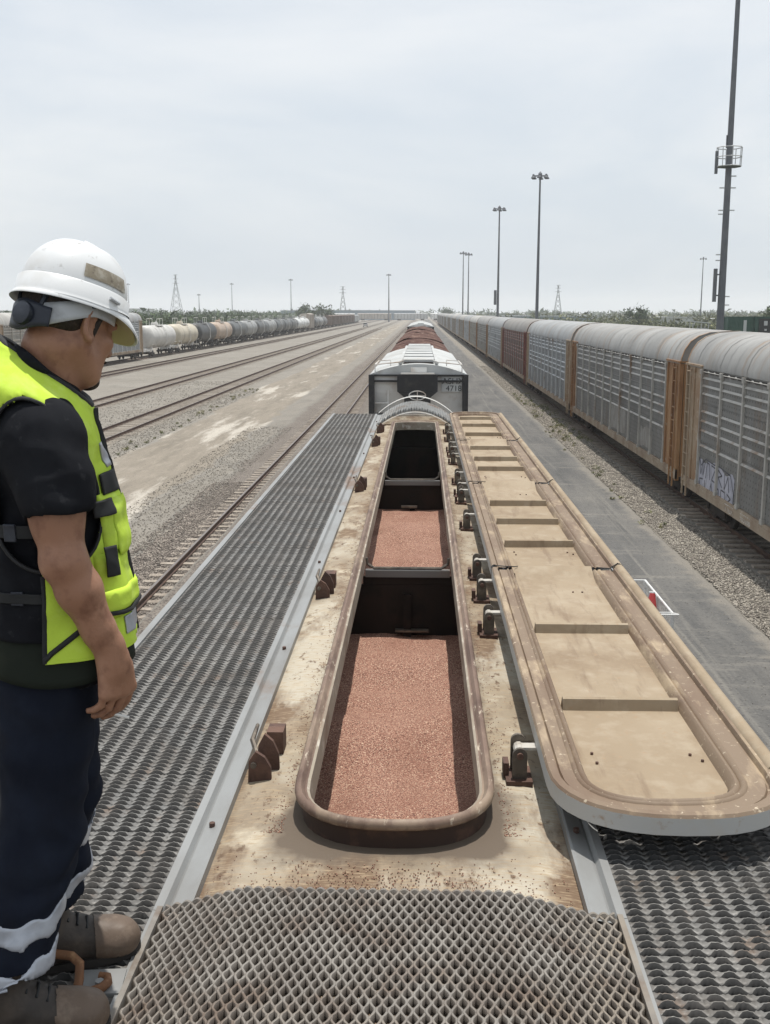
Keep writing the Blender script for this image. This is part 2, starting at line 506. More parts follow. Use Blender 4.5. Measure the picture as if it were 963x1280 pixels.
scrub('dry_weeds', 'dry yellowish weeds along the edge of the car carrier ballast', [(7.0, 8.5, 52, 86, 90, 0.10, 0.34, 40, 0.035), (6.6, 7.4, 30, 60, 24, 0.08, 0.2, 40, 0.03), (-14.2, -13.2, 40, 90, 40, 0.08, 0.22, 40, 0.04)], mat('dry_weed', (0.20, 0.185, 0.09), [((0.10, 0.12, 0.05), 1.5, 0.45, 0.6)], 0.9, island=0.4))
m = MB(); m.grid(lambda u, v: (-4.95 + 0.34 * u, 14.6 + 0.28 * v, 0.075 + 0.035 * noise.noise((u * 3, v * 3, 2))), 6, 6)
tag(m.build('paper_scrap', mat('white_scrap', (0.7, 0.69, 0.66)), None, 'all'), 'white paper scrap lying between the rails of the near left track', 'scrap')
def tree(x, y, h, label, r):
    t = thing('tree', label, 'tree', (x, y, 0), 'round trees on the skyline')
    m = MB(); m.tube([(0, 0, 0), (0.1, 0, h * 0.3), (0, 0.1, h * 0.6)], [0.28, 0.2, 0.1], 8)
    for a in range(5):
        m.tube([(0.05, 0, h * 0.35), (r * 0.6 * math.cos(a * 1.26), r * 0.6 * math.sin(a * 1.26), h * 0.7)], [0.11, 0.04], 5)
    m.build('trunk', m_bark, t)
    n = 900
    cl = RNG.normal(size=(14, 3)); cl /= np.linalg.norm(cl, axis=1)[:, None]
    cl = cl * np.array([r * 0.62, r * 0.62, h * 0.2]) + np.array([0, 0, h * 0.68])
    c = cl[RNG.integers(0, 14, n)] + RNG.normal(size=(n, 3)) * r * 0.2
    V = np.stack([c, c + RNG.normal(size=(n, 3)) * 0.45, c + RNG.normal(size=(n, 3)) * 0.45], 1).reshape(-1, 3)
    np_mesh('crown', V, np.arange(3 * n).reshape(-1, 3), m_leaf, t)
tree(-47, 445, 9.0, 'left of two round dark trees rising above the pale boxcar', 4.2)
tree(-44, 490, 8.8, 'right, wider of two round dark trees rising above the brown freight cars', 5.4)
tree(17.0, 720, 8.5, 'small round tree on the horizon above the hopper cars', 5.0)
tree(64, 330, 7.6, 'round dark tree beyond the brush left of the antenna mast', 3.6)
tree(80, 250, 7.3, 'dark bushy tree behind the green containers', 3.4)
# ================================================================ the hopper car underfoot
m_roof = mat('dusty_roof_paint', (0.282, 0.230, 0.163), [((0.19, 0.145, 0.102), 1.0, 0.46, 0.66, (1.4, 0.6, 1), 8, 0.85), ((0.41, 0.37, 0.295), 1.3, 0.44, 0.60, (1.0, 0.7, 1)), ((0.155, 0.102, 0.063), 2.6, 0.485, 0.60, (1.6, 0.5, 1), 8), ((0.43, 0.375, 0.285), 6, 0.55, 0.68, (1, 1, 1), 8), ((0.12, 0.078, 0.05), 22, 0.575, 0.66, (1.2, 0.6, 1), 7), ((0.33, 0.25, 0.16), 60, 0.5, 0.7, (0.3, 1.6, 1), 4)], 0.85, bump=(0.25, 60, 0.004))
m_coam = mat('rusty_coaming', (0.165, 0.108, 0.079), [((0.245, 0.18, 0.128), 5, 0.45, 0.62, (1, 0.3, 1)), ((0.10, 0.06, 0.043), 7, 0.48, 0.64, (1.5, 0.35, 1), 7), ((0.47, 0.40, 0.31), 30, 0.60, 0.70, (1.5, 0.4, 1))], 0.6, bump=(0.3, 40, 0.004))
m_coam_in = mat('worn_coaming_wall', (0.30, 0.255, 0.195), [((0.2, 0.14, 0.10), 4, 0.48, 0.66, (1, 0.4, 1)), ((0.47, 0.42, 0.35), 14, 0.55, 0.68)], 0.6)
m_lid = mat('dusty_cover', (0.275, 0.213, 0.142), [((0.325, 0.262, 0.184), 1.6, 0.42, 0.64), ((0.225, 0.166, 0.108), 3.5, 0.5, 0.68, (1, 0.6, 1), 7), ((0.37, 0.31, 0.23), 9, 0.50, 0.72, (1, 1, 1), 8, 0.6), ((0.19, 0.135, 0.088), 5, 0.56, 0.70, (3.0, 0.35, 1), 8, 0.8), ((0.30, 0.21, 0.13), 40, 0.60, 0.72)], 0.85, bump=(0.22, 70, 0.003))
m_lidrim = mat('brown_cover_rim', (0.195, 0.142, 0.096), [((0.15, 0.098, 0.064), 3.5, 0.46, 0.64, (1, 0.3, 1), 7), ((0.345, 0.265, 0.175), 9, 0.52, 0.66, (1, 0.3, 1)), ((0.5, 0.42, 0.31), 40, 0.62, 0.7)], 0.65, bump=(0.25, 50, 0.003))
m_skirt = mat('grey_white_paint', (0.42, 0.415, 0.395), [((0.42, 0.39, 0.34), 5, 0.5, 0.7), ((0.33, 0.26, 0.2), 20, 0.62, 0.72)], 0.55)
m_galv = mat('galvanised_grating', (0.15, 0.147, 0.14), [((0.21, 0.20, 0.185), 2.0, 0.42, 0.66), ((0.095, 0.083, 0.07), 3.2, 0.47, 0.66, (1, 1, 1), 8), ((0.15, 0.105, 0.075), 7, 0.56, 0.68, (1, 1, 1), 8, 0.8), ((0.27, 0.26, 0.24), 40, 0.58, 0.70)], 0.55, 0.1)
m_galv_web = mat('shaded_grating_web', (0.030, 0.0295, 0.0285), [((0.07, 0.065, 0.06), 5, 0.5, 0.7)], 0.7)  # shade of the grating openings put into the web colour; lips stay lighter
m_cross_web = mat('shaded_crossover_web', (0.095, 0.082, 0.07), [((0.135, 0.122, 0.108), 6, 0.45, 0.65), ((0.07, 0.055, 0.045), 7, 0.5, 0.7)], 0.6)  # crossover webs coloured darker than their lips, painting in the shade
m_cross = mat('worn_steel_grating', (0.180, 0.162, 0.142), [((0.235, 0.217, 0.192), 6, 0.42, 0.64), ((0.14, 0.105, 0.08), 7, 0.49, 0.66, (1, 1, 1), 8), ((0.23, 0.19, 0.145), 3, 0.5, 0.7)], 0.55, 0.1)
m_chan = mat('grey_steel_channel', (0.265, 0.27, 0.266), [((0.21, 0.205, 0.195), 3, 0.45, 0.68, (1, 0.4, 1)), ((0.19, 0.135, 0.10), 1.6, 0.57, 0.66, (1, 0.5, 1), 7)], 0.5, 0.2)
m_rust = mat('dark_rust', (0.082, 0.045, 0.033), [((0.13, 0.07, 0.048), 9, 0.45, 0.65), ((0.055, 0.03, 0.024), 14, 0.52, 0.7)], 0.75, bump=(0.5, 60, 0.006))
m_foot_shaded_rust = mat('shaded_brown_rust', (0.045, 0.027, 0.02), [((0.09, 0.05, 0.035), 12, 0.5, 0.68)], 0.8)  # brown rust, darkened to paint in the shade under the rim bead
m_orust = mat('orange_rust', (0.17, 0.078, 0.035), [((0.14, 0.065, 0.032), 16, 0.45, 0.62), ((0.29, 0.165, 0.08), 30, 0.55, 0.7)], 0.75, bump=(0.4, 80, 0.004))
m_iron = mat('greased_iron', (0.10, 0.085, 0.07), [((0.19, 0.16, 0.125), 14, 0.45, 0.65), ((0.05, 0.04, 0.034), 20, 0.55, 0.7)], 0.55, 0.4)
m_arm = mat('bare_steel_arm', (0.50, 0.47, 0.42), [((0.3, 0.25, 0.2), 20, 0.5, 0.7)], 0.5, 0.3)
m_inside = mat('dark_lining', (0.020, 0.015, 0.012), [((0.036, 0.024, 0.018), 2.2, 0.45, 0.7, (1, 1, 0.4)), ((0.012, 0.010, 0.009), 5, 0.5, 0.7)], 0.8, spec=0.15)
m_beam = mat('pale_beam', (0.17, 0.165, 0.155), [((0.2, 0.17, 0.14), 5, 0.5, 0.7)], 0.5, 0.2)
m_black = mat('black_paint', (0.02, 0.02, 0.021), [((0.045, 0.042, 0.038), 4, 0.5, 0.7)], 0.5)
m_side = mat('grey_car_side', (0.42, 0.41, 0.385), [((0.3, 0.26, 0.21), 1.2, 0.5, 0.72, (1, 1, 0.3))], 0.6)
m_grain = mat('red_grain', (0.258, 0.124, 0.085), [((0.395, 0.22, 0.155), 105, 0.50, 0.56, (1, 1, 1), 2), ((0.10, 0.042, 0.03), 125, 0.54, 0.60, (1, 1, 1), 2), ((0.60, 0.43, 0.31), 150, 0.61, 0.64, (1, 1, 1), 1), ((0.22, 0.10, 0.066), 2.4, 0.48, 0.72, (1, 1, 1), 5, 0.6)], 0.8, bump=(0.9, 170, 0.006))

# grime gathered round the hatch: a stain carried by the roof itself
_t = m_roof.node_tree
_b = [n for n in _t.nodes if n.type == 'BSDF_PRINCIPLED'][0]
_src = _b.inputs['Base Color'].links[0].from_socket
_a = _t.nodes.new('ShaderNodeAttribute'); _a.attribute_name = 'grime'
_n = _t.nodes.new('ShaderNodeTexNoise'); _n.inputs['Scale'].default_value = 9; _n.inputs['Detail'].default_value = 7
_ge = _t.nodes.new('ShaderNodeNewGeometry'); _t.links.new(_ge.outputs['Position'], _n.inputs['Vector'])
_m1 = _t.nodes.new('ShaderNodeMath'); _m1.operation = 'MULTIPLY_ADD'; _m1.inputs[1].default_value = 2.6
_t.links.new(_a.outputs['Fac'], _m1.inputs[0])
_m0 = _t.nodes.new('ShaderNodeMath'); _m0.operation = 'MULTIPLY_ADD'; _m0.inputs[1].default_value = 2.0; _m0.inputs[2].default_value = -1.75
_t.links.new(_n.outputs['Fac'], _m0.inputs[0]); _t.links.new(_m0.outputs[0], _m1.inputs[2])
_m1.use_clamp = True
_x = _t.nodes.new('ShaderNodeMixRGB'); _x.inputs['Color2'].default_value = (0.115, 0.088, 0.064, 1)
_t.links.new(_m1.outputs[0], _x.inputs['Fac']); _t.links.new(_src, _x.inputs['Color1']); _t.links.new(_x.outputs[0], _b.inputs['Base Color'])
HO = (0.0, 8.5, 0.0)
hop = thing('hopper_car', 'open covered hopper car underfoot, its hatch lids folded back over red grain', 'hopper car', HO, 'cars of the middle grain train')
def hp(mb, name, material, parent=None, smooth=False):
    return mb.build(name, material, parent or hop, smooth, org=HO)

Y0C, Y1C = -0.6, 17.5
ROOFX = [(0.45, 4.678), (0.62, 4.655), (0.85, 4.615), (1.15, 4.555), (1.42, 4.44), (1.53, 4.30)]
m = MB()
for s in (-1, 1):
    m.strip([(s * x, z) for x, z in ROOFX], 'y', Y0C, Y1C, 6)
m.strip([(-0.45, 4.678), (0, 4.685), (0.45, 4.678)], 'y', Y0C, 2.6)
m.strip([(-0.45, 4.678), (0, 4.685), (0.45, 4.678)], 'y', 15.9, Y1C)

def loop_path(hw, y0, y1, d0, d1, n=14, ex=2.5, mid=30):
    """closed hatch outline, counter-clockwise seen from above: list of (x, y)"""
    p = []
    def arc(yc, d, sgn):
        q = []
        for k in range(n + 1):
            t = math.pi * k / n
            c, s_ = math.cos(t), math.sin(t)
            q.append((hw * sgn * math.copysign(abs(c) ** (2 / ex), c), yc + sgn * d * abs(s_) ** (2 / ex)))
        return q
    far = arc(y1 - d1, d1, 1)            # right -> left over the far end
    near = arc(y0 + d0, d0, -1)          # left -> right round the near end
    p += far
    for k in range(1, mid):
        p.append((-hw, (y1 - d1) + ((y0 + d0) - (y1 - d1)) * k / mid))
    p += near
    for k in range(1, mid):
        p.append((hw, (y0 + d0) + ((y1 - d1) - (y0 + d0)) * k / mid))
    return p
HOLE = loop_path(0.293, 3.12, 15.58, 0.28, 0.20)
# the middle of the roof, with the hatch cut out of it
vs, fs = [], []
nH = len(HOLE)
for (x, y) in HOLE:
    if y < 3.36 - 1e-6 and abs(x) < 0.293 or y > 15.38 and abs(x) < 0.293:
        yc, hy = (3.36, -0.76) if y < 8 else (15.38, 0.52)
        dx, dy = x / 0.45, (y - yc) / hy
        k = 1 / max(abs(dx), abs(dy), 1e-6)
        q = (x * k, yc + (y - yc) * k)
    else:
        q = (math.copysign(0.45, x), y)
    for k in range(7):
        vs.append((x + (q[0] - x) * k / 6, y + (q[1] - y) * k / 6, 4.683 - 0.005 * k / 6))
for i in range(nH):
    j = (i + 1) % nH
    for k in range(6):
        fs.append((7 * i + k, 7 * j + k, 7 * j + k + 1, 7 * i + k + 1))
# corner fills
m.add(vs, fs)
for sx in (-1, 1):
    for yy, y2 in ((3.3, 2.6), (14.9, 15.5)):
        pass
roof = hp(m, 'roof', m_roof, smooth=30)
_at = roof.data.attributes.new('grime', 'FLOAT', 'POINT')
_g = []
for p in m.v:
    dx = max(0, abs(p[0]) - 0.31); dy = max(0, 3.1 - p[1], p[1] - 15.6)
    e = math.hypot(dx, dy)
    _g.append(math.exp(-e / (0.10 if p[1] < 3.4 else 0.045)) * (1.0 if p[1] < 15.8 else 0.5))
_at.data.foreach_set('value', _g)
m = MB()
for s in (-1, 1):
    m.strip([(s * 1.53, 4.30), (s * 1.55, 4.2), (s * 1.55, 1.5), (s * 1.45, 1.15)], 'y', Y0C, Y1C, 2)
m.box(-1.4, 1.4, Y0C, Y1C, 0.95, 1.15)
for y, s in ((Y0C, 1), (Y1C, -1)):
    m.strip([(y, 4.5), (y + s * 0.02, 3.9), (y + s * 1.5, 1.8)], 'x', -1.53, 1.53)
    m.strip([(y, 4.675), (y, 4.5)], 'x', -0.62, 0.62)
hp(m, 'car_body', m_side)
m = MB()
for s in (-1, 1):
    for yc in (1.6, 15.3):
        m.obox((s * 0.8, yc, 0.6), (0.12, 2.0, 0.35))
for yc in (0.75, 2.45, 14.45, 16.15):
    for s in (-1, 1):
        m.cyl((s * 0.70, yc, 0.64), (s * 0.84, yc, 0.64), 0.45, n=20)
hp(m, 'bogie', m_black)

# inside: lining, partitions
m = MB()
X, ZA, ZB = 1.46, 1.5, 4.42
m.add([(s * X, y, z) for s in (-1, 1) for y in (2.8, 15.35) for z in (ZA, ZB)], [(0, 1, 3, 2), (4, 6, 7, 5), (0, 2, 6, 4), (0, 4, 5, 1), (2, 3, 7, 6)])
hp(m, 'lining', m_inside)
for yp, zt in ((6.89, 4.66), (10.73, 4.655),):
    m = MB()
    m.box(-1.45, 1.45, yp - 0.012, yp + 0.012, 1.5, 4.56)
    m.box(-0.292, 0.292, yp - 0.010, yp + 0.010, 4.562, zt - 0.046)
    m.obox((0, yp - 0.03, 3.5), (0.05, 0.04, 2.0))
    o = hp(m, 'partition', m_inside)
    m = MB()
    m.box(-0.275, 0.275, yp - 0.03, yp + 0.02, zt - 0.045, zt)
    hp(m, 'partition_beam', m_beam, o)
    m = MB()
    m.tube([(-0.268, yp - 0.01, 4.74), (-0.262, yp - 0.01, zt + 0.04), (-0.22, yp - 0.01, zt + 0.012), (0.22, yp - 0.01, zt + 0.012), (0.262, yp - 0.01, zt + 0.04), (0.268, yp - 0.01, 4.74)], 0.010, 6)
    hp(m, 'partition_frame', m_iron, o)
m = MB(); m.obox((0.03, 6.84, 4.262), (0.22, 0.05, 0.012)); hp(m, 'ledge', m_iron)
m = MB(); m.obox((-0.03, 10.66, 4.40), (0.16, 0.05, 0.02)); hp(m, 'ledge', m_iron)

def sweep(path, prof, closed, wid=None):
    """prof: (outward offset, z) pulled round an (x, y) path; outward = right-hand side when the path runs clockwise"""
    n = len(path)
    vs, fs = [], []
    k = len(prof)
    for i, (x, y) in enumerate(path):
        a = path[(i - 1) % n] if closed or i > 0 else path[i]
        b = path[(i + 1) % n] if closed or i < n - 1 else path[i]
        tx, ty = b[0] - a[0], b[1] - a[1]
        l = math.hypot(tx, ty) or 1
        nx, ny = ty / l, -tx / l
        sc = wid[i] if wid else 1.0
        for o, z in prof:
            vs.append((x + nx * o * sc, y + ny * o * sc, z))
    for i in range(n if closed else n - 1):
        j = (i + 1) % n
        for q in range(k - 1):
            fs.append((i * k + q, j * k + q, j * k + q + 1, i * k + q + 1))
    return vs, fs
CP = loop_path(0.303, 3.11, 15.55, 0.30, 0.18, n=18)
m = MB()
m.add(*sweep(CP, [(-0.010, 4.767), (-0.004, 4.766), (0.000, 4.772), (0.010, 4.783), (0.022, 4.782), (0.030, 4.772), (0.030, 4.758), (0.022, 4.749), (0.008, 4.747)], True))
coam = hp(m, 'hatch_coaming', m_coam, smooth=50)
m = MB()
m.add(*sweep(CP, [(0.010, 4.748), (0.006, 4.740), (0.006, 4.672)], True))
hp(m, 'coaming_foot', m_foot_shaded_rust, coam, smooth=50)
m = MB()
m.add(*sweep(CP, [(-0.010, 4.767), (-0.019, 4.762), (-0.020, 4.65)], True))
hp(m, 'coaming_wall', m_coam_in, coam, smooth=50)

# ---- gratings
def grating(name, material, parent, u0, u1, v0, v1, zf, lam, pitch, h, lip, along='x', tooth=0.0):
    """zigzag strips, neighbours mirrored, that touch to form diamond openings. u runs along the strips."""
    nw = max(1, int(round((u1 - u0) / lam)))
    seg = 10 if along == 'arch' else 8
    nu = nw * seg + 1
    nv = max(1, int(round((v1 - v0) / pitch)))
    pitch = (v1 - v0) / nv
    u = np.linspace(u0, u1, nu)
    ph = np.cos(2 * np.pi * np.arange(nu) / seg)
    ph = np.sign(ph) * np.abs(ph) ** 0.95
    vi = v0 + pitch * (np.arange(nv) + 0.5)
    sg = np.where(np.arange(nv) % 2 == 0, 1.0, -1.0)
    U = np.broadcast_to(u, (nv, nu))
    V = vi[:, None] + sg[:, None] * ph[None] * pitch * 0.47
    tz = tooth * (np.arange(nu) % 2)[None] * np.ones((nv, 1))
    if along == 'arch':        # ribs bowed up between lengthwise seams, where neighbours flow together
        hump = 0.5 - 0.5 * np.cos(2 * np.pi * np.arange(nu) / seg)
        V = np.broadcast_to(vi[:, None], (nv, nu))
        tz = tz + (0.0098 * hump ** 0.7)[None]
        lip = (lip + (pitch * 0.98 - lip) * np.clip(1 - hump * 2.2, 0, 1) ** 0.8)[None] * np.ones((nv, 1))
        zshift = 0.010
        along = 'x'
    def P(U_, V_, dz):
        if along == 'x':
            return np.stack([U_, V_, zf(U_, V_) + dz], 2)
        return np.stack([V_, U_, zf(V_, U_) + dz], 2)
    rows = [P(U, V - lip / 2, -h + 0 * tz), P(U, V - lip / 2, tz), P(U, V + lip / 2, tz), P(U, V + lip / 2, -h + 0 * tz)]
    A = np.stack(rows, 2)                     # nv, nu, 4, 3
    jz = 0.0009 * RNG.normal(size=(nv, 1)) + 0.0006 * RNG.normal(size=(nv, nu)) - 0.0022 * np.abs(np.sin(3.1 * U + 1.7 * V + 0.4) * np.sin(1.9 * V - 2.3 * U))
    jy = 0.0008 * RNG.normal(size=(nv, 1)) + 0.0005 * RNG.normal(size=(nv, nu))
    A = A.copy()
    A[..., 2] += jz[..., None]
    A[..., 1 if along == 'x' else 0] += jy[..., None]
    idx = np.arange(nv * nu * 4).reshape(nv, nu, 4)
    q = []
    for k in (0, 1, 2):
        q.append(np.stack([idx[:, :-1, k], idx[:, 1:, k], idx[:, 1:, k + 1], idx[:, :-1, k + 1]], -1).reshape(-1, 4))
    v = A.reshape(-1, 3) - np.array(HO)
    o = np_mesh(name, v, np.concatenate(q), material, parent)
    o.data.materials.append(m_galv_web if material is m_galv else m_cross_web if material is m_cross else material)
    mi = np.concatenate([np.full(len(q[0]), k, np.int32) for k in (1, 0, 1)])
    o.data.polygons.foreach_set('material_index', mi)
    o['kind'] = 'stuff'
    return o
flat = lambda x, y: 4.70 + 0 * x
for s in (-1, 1):
    m = MB()
    m.box(min(s * 1.335, s * 1.30), max(s * 1.335, s * 1.30), Y0C, Y1C - 0.1, 4.655, 4.712)
    rb = hp(m, 'running_board', m_chan)
    secs = [Y0C, 2.72, 6.4, 10.1, 13.8, Y1C - 0.1]
    for a, b in zip(secs[:-1], secs[1:]):
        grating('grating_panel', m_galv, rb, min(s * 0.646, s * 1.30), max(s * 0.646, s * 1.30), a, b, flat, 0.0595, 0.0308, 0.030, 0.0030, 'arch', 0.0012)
    m = MB()                                   # channel along the inner edge
    pr = [(0.548, 4.665), (0.548, 4.700), (0.556, 4.703), (0.604, 4.694), (0.612, 4.689), (0.622, 4.707), (0.646, 4.709), (0.648, 4.67)]
    m.strip([(s * x, z) for x, z in pr], 'y', 2.69, Y1C - 0.12, 8)
    m.strip([(s * x, z) for x, z in pr[5:]], 'y', Y0C, 2.688, 2)
    hp(m, 'edge_channel', m_chan, rb)
    m = MB()
    for y in np.arange(3.2, 17, 1.85):
        m.cyl((s * 0.58, y, 4.69), (s * 0.58, y, 4.712), 0.010, n=6)
    hp(m, 'bolt_row', m_rust, rb)['kind'] = 'stuff'
    m = MB()
    for y in np.arange(0.2, 17.3, 1.2):
        m.box(min(s * 0.65, s * 1.3), max(s * 0.65, s * 1.3), y - 0.02, y + 0.02, 4.63, 4.655)
    hp(m, 'bearer_row', m_rust, rb)['kind'] = 'stuff'

def zc_near(x, y):
    a = np.abs(x + 0.03)
    return 4.706 + 0.06 * np.clip((0.58 - a) / 0.22, 0, 1)
m = MB()
for s in (-1, 1):
    m.box(min(s * 0.62, s * 0.635), max(s * 0.62, s * 0.635), Y0C, 2.70, 4.66, 4.715)
m.strip([(x, float(zc_near(np.float64(x), 0)) - 0.036) for x in (-0.6, -0.4, 0, 0.35, 0.6)], 'y', 2.69, 2.70)
m.add([(x, y, float(zc_near(np.float64(x), 0)) + dz) for x in np.linspace(-0.615, 0.615, 259) for y, dz in ((2.716, -0.034), (2.716, -0.004 + 0.009 * abs(math.sin(math.pi * x / 0.0286))), (2.706, -0.003 + 0.009 * abs(math.sin(math.pi * x / 0.0286))), (2.702, -0.006))], [(4 * i + k, 4 * i + 4 + k, 4 * i + 5 + k, 4 * i + 1 + k) for i in range(258) for k in range(3)])
cw = hp(m, 'crossover_platform', m_cross)
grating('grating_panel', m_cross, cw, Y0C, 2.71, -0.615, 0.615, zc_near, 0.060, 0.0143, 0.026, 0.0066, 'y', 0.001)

def zc_far(x, y):
    return 4.70 + 0.27 * np.clip(1 - (x / 0.60) ** 2, 0, 1) + 0.02
m = MB()
m.strip([(x, float(zc_far(np.float64(x), 0)) - 0.0) for x in np.linspace(-0.6, 0.6, 17)], 'y', 17.28, 17.5)
m.strip([(x, float(zc_far(np.float64(x), 0)) - 0.10 - 0.02) for x in np.linspace(-0.6, 0.6, 17)], 'y', 15.9, 16.0)
cf = hp(m, 'end_arch', m_skirt, smooth=40)
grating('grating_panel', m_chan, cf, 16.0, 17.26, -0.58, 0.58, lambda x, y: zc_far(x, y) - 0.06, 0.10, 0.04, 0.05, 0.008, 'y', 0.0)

# ---- latches on the left, hinges on the right
def latch(y, sc=1.0):
    x = -0.487
    m = MB()
    poly = lambda w_, h_, c: [(c - w_, 4.665), (c + w_, 4.665), (c + w_ * 0.95, 4.665 + h_ * 0.5), (c + w_ * 0.45, 4.665 + h_ * 0.82), (c - w_ * 0.3, 4.665 + h_), (c - w_ * 0.9, 4.665 + h_ * 0.7)]
    m.prism(poly(0.042, 0.118, x), 'y', y, y + 0.018)
    o = hp(m, 'latch', m_rust)
    m = MB(); m.prism(poly(0.040, 0.150, x + 0.020), 'y', y + 0.085, y + 0.103); hp(m, 'latch_plate', m_rust, o)
    m = MB(); m.obox((x + 0.026, y + 0.27, 4.722), (0.062, 0.09, 0.09)); hp(m, 'latch_block', m_rust, o)
    m = MB(); m.cyl((x - 0.02, y - 0.012, 4.735), (x - 0.02, y + 0.11, 4.735), 0.011, n=8); m.tube([(x - 0.02, y + 0.09, 4.73), (x - 0.045, y + 0.14, 4.77), (x - 0.04, y + 0.24, 4.79)], [0.010, 0.010, 0.007], 6); hp(m, 'latch_pin', m_iron, o)
for y in (3.60, 6.10, 9.90, 13.35, 14.85):
    latch(y)
def lug_poly(cx, z0, w_, h_):
    p = [(cx - w_, z0), (cx + w_, z0)]
    for k in range(9):
        t = math.pi * k / 8
        p.append((cx + w_ * math.cos(t), z0 + h_ - w_ + w_ * math.sin(t)))
    return p
def hinge(y):
    x = 0.437
    m = MB()
    m.box(x - 0.048, x + 0.045, y - 0.025, y + 0.115, 4.66, 4.695)
    m.obox((x - 0.045, y + 0.06, 4.715), (0.02, 0.06, 0.05))
    o = hp(m, 'hinge', m_rust)
    for dy in (0.0, 0.085):
        m = MB(); m.prism(lug_poly(x, 4.69, 0.026, 0.118 + 0.02 * (dy > 0)), 'y', y + dy, y + dy + 0.014); hp(m, 'hinge_lug', m_iron, o)
    m = MB(); m.cyl((x, y - 0.012, 4.782), (x, y + 0.115, 4.782), 0.012, n=10); hp(m, 'hinge_pin', m_rust, o)
    m = MB(); m.obox((x + 0.048, y + 0.05, 4.796), (0.10, 0.045, 0.010)); m.cyl((x, y + 0.02, 4.785), (x, y + 0.08, 4.785), 0.019, n=10); hp(m, 'hinge_arm', m_arm, o)
for y in (3.60, 5.35, 6.02, 6.55, 8.1, 9.25, 9.62, 10.3, 11.7, 12.3, 12.75, 13.8, 14.7):
    hinge(y)

